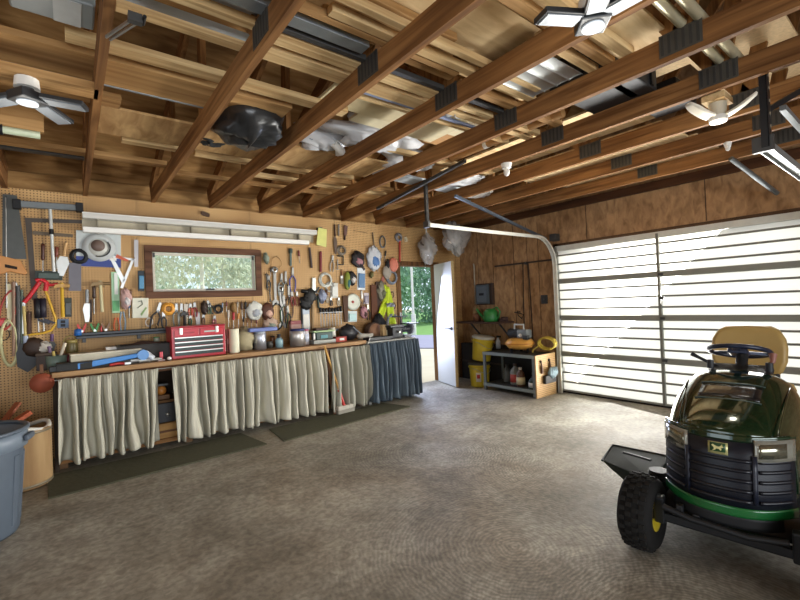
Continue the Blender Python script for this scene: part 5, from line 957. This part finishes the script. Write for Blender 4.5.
# safety vest
t = thing('safety_vest', 'high visibility yellow vest hanging beside the doorway', 'vest', (onw(383, 285).x, WY, onw(383, 285).z))
lime = mat('c6dc2c', .7, var=.15); P = lambda x, y, o: Vector((onw(x, y).x-t.location.x, -o, onw(x, y).z-t.location.z))
def strip(pts, wd, name, m, par, o=.06):
    mb = MB(); n_ = len(pts)
    def fn(u, v):
        k = min(int(u*(n_-1)), n_-2); f_ = u*(n_-1)-k; p = P(*pts[k], o).lerp(P(*pts[k+1], o), f_); wv = wd*(.7+.5*u); return p+Vector(((v-.5)*wv, .018*math.sin(v*9+u*5), 0))
    return MB().grid(fn, 14, 8).build(name, m, par, solid=.006)
strip([(382, 285), (385, 298), (381, 308), (378, 318)], .13, 'left_panel', lime, t); strip([(384, 287), (386, 300), (387, 312), (390, 324)], .13, 'right_panel', lime, t, .08); strip([(386, 303), (387, 307)], .15, 'reflective_band', mat('8d93a0', .3, .4), t, .10); strip([(388, 314), (389, 317)], .15, 'reflective_band', mat('8d93a0', .3, .4), t, .10)
MB().tube([(0, 0, .03), (0, -.07, .03), (0, -.08, 0)], .006, 6).build('peg_hook', dsteel, t)
# long tool rail
a0, a1 = onw(76, 336, .08), onw(191, 329, .08)
t = thing('tool_rail', 'long black tool rail fixed low on the pegboard above the left bench', 'rail', ((a0.x+a1.x)/2, WY, (a0.z+a1.z)/2)); hw = (a1.x-a0.x)/2
MB().b2((-hw, -.10, -.03), (hw, -.06, .03)).build('rail', mat('1e2126', .4), t, .004); MB().b2((-hw, -.1, -.005), (hw, .0, .005)).build('shelf', mat('2a2c30', .5), t)
for sx in (-hw+.05, 0, hw-.05): MB().b2((sx, -.06, -.07), (sx+.03, 0, -.0)).build('bracket', dsteel, t)
railz = (a0.z+a1.z)/2+.03
def on_rail(name, label, cat, px, fn):
    x = onw(px, 332, .08).x; t = thing(name, label, cat, (x, 5.30, railz-.024), group='small tools standing on the black rail'); fn(t); return t
def spring(col):
    def f(t):
        for s in (-1, 1): MB().prism([(s*.005, 0), (s*.04, .1), (s*.03, .12), (s*.0, .05)], -.01, .01).build('jaw', mat(col, .45), t)
        MB().cyl((0, -.015, .04), (0, .015, .04), .012, n=10).build('pivot', steel, t)
    return f
on_rail('spring_clamp', 'red spring clamp standing at the left end of the black rail', 'clamp', 82, spring('c83a32')); on_rail('spring_clamp', 'green spring clamp standing on the black rail below the claw hammer', 'clamp', 95, spring('2f8a3a')); on_rail('spring_clamp', 'tan spring clamp on the black rail left of the orange handles', 'clamp', 106, spring('8a6a48'))
def stand(col, n_=2, h=.16):
    def f(t):
        for k in range(n_): MB().tube([((k-.5)*.03, 0, 0), ((k-.5)*.05, 0, h*.5), ((k-.5)*.02, .0, h)], .008, 8).build('handle', mat(col, .45), t)
    return f
on_rail('standing_pliers', 'orange handled pliers standing upright on the black rail', 'pliers', 117, stand('d0622e')); on_rail('standing_pliers', 'blue grey handled cutters standing on the black rail', 'cutters', 123, stand('7e94a4', 2, .22)); on_rail('standing_pliers', 'brown handled awls standing on the right half of the black rail', 'awls', 155, stand('8a6a3c', 2, .07)); on_rail('blue_cap', 'blue plastic cap at the left end of the black rail', 'cap', 78, lambda t: MB().lathe([(0, 0), (.035, 0), (.03, .06), (0, .07)], n=16).build('cap', mat('2c68b0', .4), t))  # the blue piece at the left end is a plastic cap, no bottle
on_rail('standing_pliers', 'small red stick upright on the black rail', 'stick', 104, stand('c8383a', 1, .1))
# ================================================================ THINGS ON THE BENCH
BZ = .885
def onb(px, py, y=None): # bench point from its base pixel
    p = hit(px, py, 2, BZ); 
    if y is not None: p = hit(px, py, 1, y); p.z = BZ
    return p
def bx(px, y, py=350): q = hit(px, py, 1, y); return q.x
def bench(name, label, cat, px, y, fn, group='things standing on the workbench', z=BZ, rz=0, **k):
    t = thing(name, label, cat, (bx(px, y), y, z), rz, group); fn(t, **k); return t
# red tool chest
c0 = bx(172, 4.93, 356); c1 = bx(226, 4.93, 352); W_ = c1-c0
t = thing('tool_chest', 'red metal tool chest with dark lower drawers on the workbench under the window', 'tool chest', (c0, 4.93, BZ)); Hc = .325; rd = mat('b01f2c', .3, var=.06); 
MB().b2((0, 0, 0), (W_, .3, Hc)).build('case', rd, t, .006); MB().b2((-.004, -.004, Hc), (W_+.004, .304, Hc+.012)).build('lid', mat('9c1a26', .3), t, .003)
for k in range(4):
    z0 = .03+k*.049; d_ = MB().b2((.03, -.008, z0), (W_-.03, 0, z0+.042)).build('drawer', mat('26332f', .35), t, .002); MB().b2((.03, -.018, z0+.034), (W_-.03, -.008, z0+.044)).build('drawer_pull', mat('d5d8d2', .3, .6), d_)
for s in (0, 1):
    a_ = .03+s*(W_/2-.02); d_ = MB().b2((a_, -.008, .235), (a_+W_/2-.04, 0, .30)).build('upper_drawer', mat('bb2430', .3), t, .002); MB().b2((a_+.04, -.012, .26), (a_+W_/2-.08, -.008, .275)).build('drawer_pull', mat('8c2a30' if s == 0 else 'a9b0a8', .3, .4), d_)
for xx in (.09, W_-.09): MB().b2((xx-.014, -.016, .25), (xx+.014, -.006, .32)).build('latch', mat('d9d4cc', .3, .6), t, .003)
MB().b2((W_, .08, .15), (W_+.015, .22, .17)).build('side_handle', steel, t)
def box_(w_, d_, h_, col, lid=None, r=.003):
    def f(t):
        MB().b2((-w_/2, -d_/2, 0), (w_/2, d_/2, h_*.85)).build('body', mat(col, .6), t, r); MB().b2((-w_/2-.004, -d_/2-.004, h_*.85), (w_/2+.004, d_/2+.004, h_)).build('lid', mat(lid or col, .6), t, r)
    return f
def tin(r, h, col, capc, metal=0, labc=None):
    def f(t):
        MB().lathe([(0, 0), (r, 0), (r, h*.86), (r*.96, h*.88), (0, h*.88)], n=24).build('body', mat(col, .35, metal), t); MB().lathe([(0, h*.87), (r*.9, h*.87), (r*.92, h), (0, h)], n=24).build('lid', mat(capc, .4), t)
        if labc: MB().lathe([(r+.001, h*.2), (r+.002, h*.2), (r+.002, h*.7), (r+.001, h*.7)], n=24).build('label', mat(labc, .5), t)
    return f
bench('mesh_basket', 'dark wire basket full of odds and ends left of the red tool chest', 'basket', 145, 5.14, lambda t: (MB().b2((-.24, -.09, 0), (.24, .12, .02)).b2((-.24, -.1, 0), (.24, -.09, .17)).b2((-.24, .11, 0), (.24, .12, .17)).b2((-.25, -.1, 0), (-.24, .12, .17)).b2((.24, -.1, 0), (.25, .12, .17)).build('basket', mat('2a2622', .6), t), MB().tube([(-.25, -.1, .17), (.25, -.1, .17), (.25, .12, .17), (-.25, .12, .17)], .006, 6, True).build('rim', mat('3a3a38', .5), t), blob('contents', None, None, (0, 0, .12), (.2, .08, .07), mat('4a342c', .8), 4, .5, t)))
bench('green_jar', 'small green topped jar in front of the rail over the dark basket', 'jar', 157, 5.2, tin(.03, .06, '9aa08c', '2f8a4c'), z=BZ+.172)
bench('flat_case', 'long flat off white case lying on the left of the workbench', 'case', 106, 5.05, box_(.56, .2, .09, 'bdb6a0', 'cfc9b6'), z=BZ+.05, rz=.05)
bench('dark_tray', 'dark flat tray beneath the off white case', 'tray', 104, 5.05, box_(.62, .26, .05, '33302c'), rz=.03)
bench('paper_block', 'small white paper block on top of the flat off white case', 'block', 113, 5.12, box_(.12, .1, .03, 'd8d6d0'), z=BZ+.142)
bench('grey_plank', 'dark grey slat lying behind the off white case', 'slat', 112, 5.27, box_(.75, .05, .10, '4d4a46'), z=BZ)
def bluegun(t):
    bm_ = mat('2f7fc9', .4); MB().prism([(-.27, .0), (-.27, .06), (.22, .10), (.24, .085), (.2, .06)], -.045, .03).build('arm', bm_, t, .005); MB().cyl((.25, -.05, .08), (.25, .04, .08), .05, n=20).build('head', mat('5f92cc', .4), t); MB().tube([(.27, 0, .1), (.31, 0, .06), (.34, 0, .03)], .03, 8).build('nozzle', mat('c9cfd6', .4), t); MB().b2((-.47, -.03, 0), (-.26, .03, .05)).build('rear_grip', mat('1b1d20', .5), t, .006)
bench('blue_planer', 'long bright blue tool lying at the front of the left workbench', 'power tool', 112, 4.92, bluegun, rz=.02)
bench('grey_valve', 'grey metal fitting right of the blue tool head', 'fitting', 136, 4.95, lambda t: (MB().cyl((-.05, 0, .03), (.1, 0, .03), .028, n=16).build('body', mat('b7b7b2', .4, .5), t), MB().disc((.1, 0, .03), .04, .015, 16, 0).build('flange', mat('c6c6c0', .4, .4), t)))
bench('spray_gun', 'silver rod like tool pointing at the red clamp on the left bench', 'tool', 150, 4.93, lambda t: (MB().cyl((-.1, 0, .022), (.1, 0, .022), .02, .014, n=14).build('barrel', mat('c4c4bc', .35, .6), t), MB().cyl((.0, 0, .03), (0, 0, .06), .008, n=8).build('knob', black, t)))
bench('red_clip', 'red upright clip on the front of the bench left of the tool chest', 'clip', 161, 4.93, lambda t: (MB().b2((-.015, -.01, 0), (.015, .01, .09)).build('body', mat('d04650', .4), t, .003), MB().b2((-.03, -.015, 0), (.03, .015, .012)).build('foot', mat('c4b0aa', .5), t)))
bench('white_knob', 'small white knob at the front left corner of the red tool chest', 'knob', 169, 4.89, lambda t: (MB().ell((0, 0, .02), (.022, .022, .02)).build('knob', white, t), MB().cyl((0, 0, 0), (0, 0, .01), .018).build('base', dsteel, t)))  # a small white knob rather than a ball
bench('red_clamp_end', 'red and orange pliers lying under the blue tool', 'pliers', 118, 4.87, lambda t: (MB().tube([(-.07, 0, .015), (0, .02, .02), (.06, .0, .015)], .013, 8).build('handle', mat('c03a34', .4), t), MB().b2((.05, -.012, .005), (.1, .012, .025)).build('jaw', steel, t)))
bench('black_block', 'black box lying at the left end of the workbench front', 'box', 74, 4.95, box_(.26, .16, .07, '1d1e1c'))
bench('red_canister', 'dark red round canister at the left end of the workbench', 'canister', 70, 5.22, tin(.07, .13, '74202a', '5a1820'))
bench('tool_cup', 'clear cup of scrapers and brushes at the left end of the workbench', 'cup', 56, 5.15, lambda t: (MB().lathe([(0, .005), (.07, .0), (.085, .13), (.08, .13), (.065, .01), (0, .01)], n=20).build('cup', mat('6d7f74', .35), t), MB().tube([(0, 0, .02), (.07, 0, .24)], [.01, .016], 8).build('scraper_handle', mat('d8cdb4', .5), t), MB().tube([(-.02, 0, .02), (-.05, .0, .22)], .014, 8).build('purple_handle', mat('75607c', .5), t), MB().tube([(.0, -.02, .02), (-.02, -.02, .17)], .012, 8).build('yellow_handle', mat('c9b45a', .5), t)), z=BZ)
bench('wooden_rack', 'small dark wooden bin left of the cup of scrapers', 'bin', 46, 5.2, box_(.14, .14, .16, '3a2b20', '4a3828'))
bench('olive_can', 'olive lantern like can behind the red canister', 'can', 72, 5.31, tin(.05, .26, '6c6136', '9c8c50'))
bench('white_paste_tube', 'white and dark bottle pair in front of the red canister', 'bottle', 84, 5.12, tin(.028, .12, 'c9c6ba', '2b2b2b'))
# right of chest
bench('paper_roll', 'tall cream paper roll standing right of the red tool chest', 'roll', 234.5, 5.0, lambda t: (MB().cyl((0, 0, 0), (0, 0, .27), .055, n=24).build('roll', mat('dcd8bc', .6), t), MB().disc((0, 0, .27), .02, .002, 14, 2).build('core', brown, t)))
bench('red_level', 'dull red upright slat between the tool chest and paper roll', 'slat', 229, 5.08, lambda t: (MB().b2((-.025, -.012, 0), (.025, .012, .27)).build('slat', mat('a8685c', .5), t, .002), MB().b2((-.02, -.015, .1), (.02, -.012, .16)).build('window', mat('c9a89c', .5), t)))
bench('parts_sack', 'khaki sack of parts right of the cream paper roll', 'sack', 245, 5.12, lambda t: (blob('sack', None, None, (0, 0, .12), (.11, .09, .135), mat('a39878', .8), 12, .5, t), blob('top', None, None, (0, 0, .24), (.06, .05, .04), mat('8a7d60', .8), 13, .6, t)))
bench('blue_lid_tray', 'blue grey plastic tray lying on top of silver can', 'tray', 262, 5.1, lambda t: MB().b2((-.17, -.09, 0), (.17, .09, .045)).build('tray', mat('6878b0', .45), t, .008), z=BZ+.216)
bench('silver_can', 'silver can under the blue grey tray', 'can', 260.5, 5.08, tin(.07, .215, 'b9bcc4', '9aa0a8', .7))
bench('dark_kettle', 'dark metal pot left of the silver can under the tray', 'pot', 255, 5.2, tin(.06, .17, '4a4a50', '303036', .3))
bench('glue_bottle', 'black capped pale blue bottle between the two silver cans', 'bottle', 279.5, 5.08, lambda t: (MB().lathe([(0, 0), (.045, 0), (.047, .09), (.03, .12), (0, .12)], n=20).build('bottle', mat('8fb0b8', .3), t), MB().cyl((0, 0, .12), (0, 0, .165), .022, n=16).build('cap', black, t)))
bench('amber_bottle', 'small amber bottle in the shade behind the pale blue bottle', 'bottle', 273, 5.22, tin(.03, .14, '7a4a22', '2b1c12'))
bench('dark_tin', 'short dark tin between the silver can and the pale blue bottle', 'tin', 270, 5.12, tin(.04, .08, '3d3a34', '55504a'))
bench('coffee_can', 'large shiny silver can with dark blue lid near the middle of the bench', 'can', 298, 5.03, tin(.098, .215, 'c3bfba', '28346a', .75, None))
bench('white_mug', 'white and pink cylinder touching the large silver can', 'cylinder', 306, 5.1, tin(.045, .2, 'e0d6d6', 'b5607a', 0, 'cfd6e6'))
bench('pink_box', 'pinkish box standing behind the large silver can', 'box', 296, 5.28, box_(.14, .06, .31, 'b08a80', '8a4a4a'))
bench('wood_screw_box', 'tan and brown jar right of the white and pink cylinder', 'jar', 311, 5.2, tin(.045, .15, 'b58a5c', '5a3a24'))
def planer(t):
    MB().b2((-.16, -.1, 0), (.16, .1, .05)).build('base', mat('9c9c94', .5, .3), t, .006); MB().b2((-.11, -.08, .05), (.13, .08, .15)).build('body', mat('1f3a34', .45), t, .01); MB().b2((-.15, -.09, .15), (.15, .09, .17)).build('top_plate', mat('9fb886', .5), t, .004); MB().b2((-.05, -.085, .07), (.05, -.08, .11)).build('badge', mat('2f7a80', .4), t); MB().b2((-.1, -.05, .17), (.08, .05, .2)).build('cap', mat('3c2418', .6), t, .004); MB().cyl((-.13, -.05, .06), (-.13, -.05, .14), .015, n=10).build('crank', white, t)
bench('bench_planer', 'dark green bench machine with pale top plate in the middle of the workbench', 'machine', 322, 5.08, planer)
bench('white_cup', 'plain white cylinder right of the dark green machine', 'cylinder', 333, 5.15, tin(.045, .19, 'd2d0c2', 'c9c7b8'))
bench('red_block', 'small red box with white marks right of the dark green machine', 'box', 340.5, 5.02, lambda t: (box_(.16, .08, .07, 'b03a2a', '8c2a20')(t), MB().b2((-.03, -.044, .02), (.04, -.041, .05)).build('white_mark', white, t)))
bench('black_motor', 'black round motor heap left of the white dish', 'motor', 349, 5.15, lambda t: (blob('motor', None, None, (0, 0, .1), (.14, .09, .11), mat('1c1c20', .5), 17, .4, t), MB().tube([(.05, -.05, .18), (.12, -.1, .1), (.2, -.11, .02)], .008, 6).build('cord', mat('8d9aa0', .5), t)))
bench('wooden_ball', 'dull brown can behind the black motor heap', 'can', 343, 5.26, tin(.05, .16, '8a5c34', '6a4426'))
bench('white_dish', 'white oval dish near the right end of the workbench', 'dish', 365.5, 5.1, lambda t: (MB().lathe([(0, 0), (.1, 0), (.13, .04), (.13, .07), (.12, .07), (.1, .03), (0, .02)], n=28, sq=.7).build('dish', mat('cfcabc', .5), t), MB().lathe([(0, .055), (.115, .06), (0, .065)], n=24, sq=.7).build('contents', mat('e0ddd2', .6), t)))
ZT2 = .862
bench('cut_log', 'slice of brown log under the safety vest', 'log', 374, 5.2, lambda t: (MB().cyl((0, -.06, .12), (0, .06, .12), .12, n=24).build('bark', mat('4a3326', .8), t), MB().disc((0, -.065, .12), .105, .006, 24, 1).build('cut_face', mat('8c664a', .7), t)), z=ZT2)
bench('black_tray', 'black parts tray at the front of the blue skirted table', 'tray', 379, 4.93, lambda t: (MB().b2((-.2, -.08, 0), (.2, .09, .008)).b2((-.2, -.08, 0), (.2, -.075, .045)).b2((-.2, .085, 0), (.2, .09, .045)).b2((-.2, -.08, 0), (-.195, .09, .045)).b2((.195, -.08, 0), (.2, .09, .045)).build('tray', mat('17181a', .5), t), blob('small_parts', None, None, (-.03, 0, .03), (.13, .06, .025), mat('3a3a36', .6), 31, .6, t), MB().tube([(-.22, -.08, .0), (-.19, -.08, .07)], .006, 6).build('prop', white, t)), z=ZT2)
bench('wood_blocks', 'pair of pale wood blocks behind the black parts tray', 'block', 384.5, 5.08, lambda t: (MB().b2((-.04, -.04, 0), (.02, .04, .2)).build('tall_block', pine, t), MB().b2((.02, -.03, 0), (.1, .03, .12)).build('short_block', mat('d6cfa8', .6), t)), z=ZT2)
bench('black_jacket', 'black bundle draped behind the wood blocks below the vest', 'bundle', 380, 5.28, lambda t: (blob('bundle', None, None, (0, 0, .16), (.13, .07, .17), mat('202022', .8), 41, .5, t), MB().tube([(.1, -.03, .1), (.14, -.06, .3)], .02, 8).build('grey_sleeve', mat('777b7c', .6), t)), z=ZT2)
bench('bench_vise', 'black box like vise body on the blue skirted table', 'vise', 395, 5.0, lambda t: (MB().b2((-.09, -.08, 0), (.1, .08, .16)).build('body', mat('1a1d24', .5), t, .01), MB().b2((-.13, -.09, .16), (.13, .09, .19)).build('jaw_plate', mat('2b2e36', .4), t, .005), MB().cyl((.0, -.14, .09), (0, -.08, .09), .014).build('spindle', steel, t)), z=ZT2)
bench('bench_grinder', 'small grinder with round wheel at the doorway end of the blue skirted table', 'grinder', 407, 5.0, lambda t: (MB().b2((-.08, -.06, 0), (.06, .06, .04)).build('foot', mat('8c9096', .4), t, .004), MB().cyl((-.1, 0, .12), (.05, 0, .12), .05, n=20).build('motor', mat('33363e', .4), t), MB().cyl((.06, -.0, .12), (.09, 0, .12), .085, n=28).build('wheel', mat('8c9098', .6), t), MB().b2((-.02, -.12, .19), (.16, .1, .205)).build('guard', mat('3a3d46', .4), t)), z=ZT2)
bench('tap_handle', 'dark T shaped bar standing behind the grinder against the doorway', 'bar', 402, 5.25, lambda t: (MB().cyl((0, 0, 0), (0, 0, .3), .012).build('post', mat('2e3038', .5), t), MB().cyl((-.16, 0, .3), (.14, 0, .3), .01).build('crossbar', mat('2e3038', .5), t), MB().cyl((-.0, 0, .3), (.0, 0, .36), .012).build('tip', steel, t)), z=ZT2)
# ================================================================ LAWN TRACTOR
mw = thing('lawn_tractor', 'dark green riding lawn tractor with yellow seat facing the camera at the right', 'lawn tractor', (2.40, .685, 0), math.radians(6))
gp = mat('16301c', .12, .25, var=.05, coat=1); grl = mat('12151f', .4, .1, var=.06); gband = mat('1a6430', .3, coat=.6); blk = mat('15171a', .55)
HW = .262
def F(v, z, off=0): return Vector((.17*abs(v/HW)**2.6 + .10*max(0, z-.36) - off, v, z))
ZH = lambda v: .70-.05*abs(v/HW)**2*0 - .02*(v/HW)     # top edge of the front
def front(v0, v1, z0, z1, off, name, m, par=mw, nv=14, solid=.006, nz=4, taper=0):
    return MB().grid(lambda a, b: F(v0+(v1-v0)*a, (z0(v0+(v1-v0)*a) if callable(z0) else z0)*(1-b)+(z1(v0+(v1-v0)*a) if callable(z1) else z1)*b, off), nv, nz).build(name, m, par, solid=solid)
# hood shell
def hood(a, b):
    # a: 0 front .. 1 back, b: 0..1 across
    th = (b-.5)*PI; hwid = HW+.04*math.sin(PI*a*.8); c, s = math.cos(th), math.sin(th)
    v = hwid*(1 if s > 0 else -1)*abs(s)**.6; zt = .685+.225*a**.7-.02*max(0, a-.85)*4; zb = .42; z = zb+(zt-zb)*abs(c)**.5
    u0 = .17*abs(v/HW)**2.6+.10*max(0, z-.36); u = u0+(.66-u0)*a; return (u, v, z)
MB().grid(hood, 26, 40).build('hood', gp, mw, solid=.004)
front(-HW, HW, .40, .66, -.006, 'nose_backing', gp, nv=24)
MB().grid(lambda a, b: (.05+.6*a, (-.3+.6*b)*.93, .25+.0*a), 2, 2).build('chassis_plate', blk, mw, solid=.02)
g_ = front(-HW*.98, HW*.98, .36, .655, .004, 'grille', grl, nv=28)
for k in range(5):
    z0 = .385+k*.045
    for v0, v1 in ((-.25, -.145), (-.12, .12), (.145, .25)): front(v0, v1, z0, z0+.015, .012, 'slat', mat('0d0f18', .4), g_, 10, .01, 1)
for s in (-1, 1): front(s*.13-.008, s*.13+.008, .385, .60, .014, 'grille_pillar', mat('181c29', .4), g_, 2, .01, 3)
for s in (-1, 1):
    h_ = front(min(s*.13, s*.258), max(s*.13, s*.258), lambda v: .575, lambda v: .672-.01*abs(v), .012, 'headlight', mat('8f8e82', .12, .3, coat=1, var=.3, sc=40), mw, 10, .012, 3)
    front(min(s*.145, s*.245), max(s*.145, s*.245), .59, .655, .019, 'reflector', mat('8d8b7a', .1, .8, var=.4, sc=60), h_, 8, .004, 2)
front(-HW, HW, .318, .362, .008, 'lower_band', gband, nv=24); front(-HW, HW, .655, lambda v: .685, .002, 'nose_trim', gp, nv=24)
front(-.21, .21, .26, .318, -.01, 'bumper', blk, nv=20, solid=.02)
em = front(-.038, .038, .593, .647, .018, 'emblem', mat('b9b57c', .35, .3), mw, 6, .008, 2)
front(-.030, .030, .605, .645, .024, 'emblem_field', mat('2b4f2f', .4), em, 6, .003, 2)
deer = [(-.024, .633), (-.018, .638), (-.012, .634), (-.004, .630), (.006, .629), (.013, .634), (.017, .641), (.019, .640), (.018, .633), (.024, .630), (.020, .626), (.013, .624), (.016, .616), (.012, .612), (.006, .619), (-.004, .619), (-.010, .612), (-.020, .609), (-.013, .618), (-.016, .626)]
vs = [F(-y, z, .0295) for y, z in deer]+[F(-y, z, .0265) for y, z in deer]; n = len(deer)
MB().add(vs, [list(range(n)), list(range(n, 2*n))[::-1]]+[(i, n+i, n+(i+1) % n, (i+1) % n) for i in range(n)]).build('leaping_deer', mat('d9d08a', .4), em)
# hood top details: inset panel and crease lines
def HT(u, v, dz=0): 
    a = max(0, (u-.07)/.60); zt = .685+.225*a**.7-.02*max(0, a-.85)*4; s = min(.999, abs(v)/(HW+.04*math.sin(PI*a*.8)))**(1/.6); return (u, v, .42+(zt-.42)*(math.sqrt(1-s*s))**.5+dz)
MB().grid(lambda a, b: HT(.30+a*.14, -.13+.26*b, .004), 4, 8).build('hood_vent', mat('10151a', .25, coat=.6), mw, solid=.008)
for uu in (.285, .455): MB().tube([HT(uu, -.14+.028*k, .006) for k in range(11)], .006, 6).build('vent_lip', gp, mw)
for s in (-1, 1): MB().tube([HT(.13+.05*k, s*(.21+.002*k)-.0, .003) for k in range(10)], .005, 6).build('hood_crease', gp, mw)
# dash, steering
MB().b2((.62, -.19, .40), (.86, .19, .84)).build('dash_tower', mat('14171a', .5), mw, .04); MB().box((.72, 0, .88), (.2, .30, .05), (0, -.15, 0)).build('dash_top', blk, mw, .03)
MB().cyl((.76, 0, .87), (.84, 0, .97), .03, n=14).build('steering_column', blk, mw)
sw = MB().tube([(.165*math.cos(a)*.95, .15*math.sin(a), .165*math.cos(a)*-.30) for a in [i*2*PI/36 for i in range(36)]], .014, 10, True).build('steering_wheel', mat('1b2236', .35), mw, loc=(.86, .02, .985))
MB().box((0, 0, -.005), (.11, .1, .035), (0, .32, 0)).build('hub', mat('222a44', .35), sw, .012)
for a in (1.2, -1.2, PI): MB().bar((0, 0, -.005), (.155*math.cos(a)*.95, .14*math.sin(a), -.155*math.cos(a)*.30), .035, .014).build('spoke', mat('3a435a', .35, .3), sw)
MB().tube([(.72, .1, .90), (.73, .2, .95), (.74, .24, .97)], [.008, .01, .014], 8).build('throttle_lever', blk, mw); MB().tube([(.70, -.12, .90), (.72, -.15, .95), (.74, -.15, .99)], [.008, .012, .02], 8).build('choke_lever', mat('8a5a4c', .5), mw)
for yy in (.13, -.14): MB().cyl((.66, yy, .90), (.66, yy, .95), .018, n=10).build('dash_knob', blk, mw)
# seat
ys = mat('a88c52', .5, var=.05)
def bk_fn(a, b):
    th = (b-.5)*PI; zz = .02+.36*a; w_ = .235*(1-.35*abs((a-.5)*2)**5)*(.86+.14*math.sin(PI*min(1, a*1.1))); return (.06*a+.075*abs(math.sin(th))**2*-1+.03, w_*math.sin(th)*1.0, zz)
back = MB()
prof = [(-.15, .0), (-.20, .03), (-.23, .10), (-.235, .19), (-.225, .25), (-.19, .31), (-.14, .335), (0, .34), (.14, .335), (.19, .31), (.225, .25), (.235, .19), (.23, .10), (.20, .03), (.15, .0)]
vs = []
for x_, k in ((-.0, .9), (.02, 1.0), (.08, 1.0), (.10, .93)): vs += [(x_+.12*z+.0-.05*(y/.24)**2, y*k*.88, .17+(z-.17)*k) for y, z in prof]
n = len(prof); fs = [(r*n+i, r*n+(i+1) % n, (r+1)*n+(i+1) % n, (r+1)*n+i) for r in range(3) for i in range(n)]+[list(range(n))[::-1], list(range(3*n, 4*n))]
back.add(vs, fs, True); back.build('seat_back', ys, mw, .01, loc=(1.30, .03, .77))
MB().box((1.13, 0, .685), (.46, .42, .12)).build('seat_cushion', mat('b2914a', .5), mw, .05); MB().b2((1.28, -.13, .70), (1.36, .13, .80)).build('seat_bracket', blk, mw, .01); MB().b2((.95, -.15, .5), (1.3, .15, .63)).build('seat_base', blk, mw, .02)
# body, fenders, running boards
MB().b2((.62, -.2, .30), (1.45, .2, .52)).build('frame', blk, mw, .02)
for s in (-1, 1):
    MB().b2((.60, min(s*.2, s*.42), .30), (.98, max(s*.2, s*.34), .325)).build('foot_board', blk, mw, .008)
    MB().grid(lambda a, b: (.92+.62*a, s*(.2+.18*b), .36+.26*math.sin(PI*min(1, .12+a*.8))**.5), 14, 4).build('fender', gp, mw, solid=.015)
# wheels
def wheel(name, x, y, r, wd, rimr, s):
    w_ = MB(); c_ = (x, y, r); prof = [(rimr, -wd*.45), (r*.86, -wd*.5), (r*.97, -wd*.36), (r, 0), (r*.97, wd*.36), (r*.86, wd*.5), (rimr, wd*.45)]
    o = w_.lathe([(a_, b_) for a_, b_ in prof], c_, 40, 1).build(name, rubber, mw)
    mb = MB(); nT = 26
    for k in range(nT):
        a_ = 2*PI*k/nT
        for q in (-.3, -.1, .1, .3):
            rr_ = r*(.995 if abs(q) < .2 else .975); aa = a_+(.12 if q in (-.1, .3) else 0); mb.box((x+rr_*math.cos(aa), y+q*wd, r+rr_*math.sin(aa)), (.012, wd*.16, .022), (0, -aa, 0))
    mb.build('tread', mat('232220', .9, spec=.2), o)
    MB().lathe([(0, -wd*.3), (rimr*.5, -wd*.3), (rimr*.8, -wd*.42), (rimr, -wd*.45), (rimr, wd*.45), (rimr*.8, wd*.42), (rimr*.5, wd*.3), (0, wd*.3)], c_, 28, 1).build('rim', mat('c9b22c', .4), o)
    MB().cyl((x, y-wd*.36, r), (x, y+wd*.36, r), .025, n=12).build('hub', blk, o)
wheel('front_wheel', .06, .355, .19, .155, .085, 1); wheel('front_wheel', .06, -.375, .19, .155, .085, -1); wheel('rear_wheel', 1.23, .30, .25, .22, .11, 1); wheel('rear_wheel', 1.23, -.30, .25, .22, .11, -1)
MB().cyl((.06, -.37, .19), (.06, .37, .19), .022, n=10).bar((.06, -.3, .20), (.06, .3, .20), .045, .035).build('front_axle', blk, mw)
MB().tube([(.0, -.24, .26), (-.01, -.1, .24), (-.01, .12, .25), (.0, .24, .27)], .016, 8).build('tie_rod', blk, mw)
for yy in (-.27, .27): MB().bar((.06, yy, .16), (.05, yy, .30), .05, .05).build('spindle', blk, mw, .008)
MB().b2((.03, -.02, .21), (.05, .06, .29)).build('tow_plate', mat('2a2c2e', .5, .3), mw, .003); MB().box((.02, .10, .25), (.04, .03, .04)).build('small_bracket', blk, mw, .005); MB().box((.02, .17, .27), (.04, .03, .05)).build('small_bracket', blk, mw, .005)
# mowing deck with discharge chute on the machine's right (photo left)
MB().lathe([(0, .23), (.30, .23), (.36, .2), (.38, .1), (.37, .1)], (.62, .1, 0), 32).build('mowing_deck', gp, mw, solid=.01)
q = [(.30, .40, .30), (.42, .38, .30), (.72, .40, .30), (.36, .74, .27), (.58, .82, .28)]
ct = [(.22, .36, .30), (.66, .36, .31), (.72, .74, .29), (.42, .70, .275)]; cb_ = [(.26, .34, .12), (.66, .34, .14), (.70, .72, .26), (.44, .66, .23)]
ch_ = MB().add(ct+cb_, [(0, 1, 2, 3), (7, 6, 5, 4), (0, 3, 7, 4), (1, 5, 6, 2), (3, 2, 6, 7), (0, 4, 5, 1)]).build('discharge_chute', mat('2a302c', .75, spec=.2), mw, .008)
MB().tube([ct[3], ct[2], ct[1]], .008, 6).build('chute_rim', blk, ch_); MB().bar((.45, .42, .335), (.52, .60, .325), .015, .012).build('chute_rib', blk, ch_)
MB().cyl((.28, .33, .30), (.28, .33, .35), .05, n=16).build('deck_pulley', blk, mw)
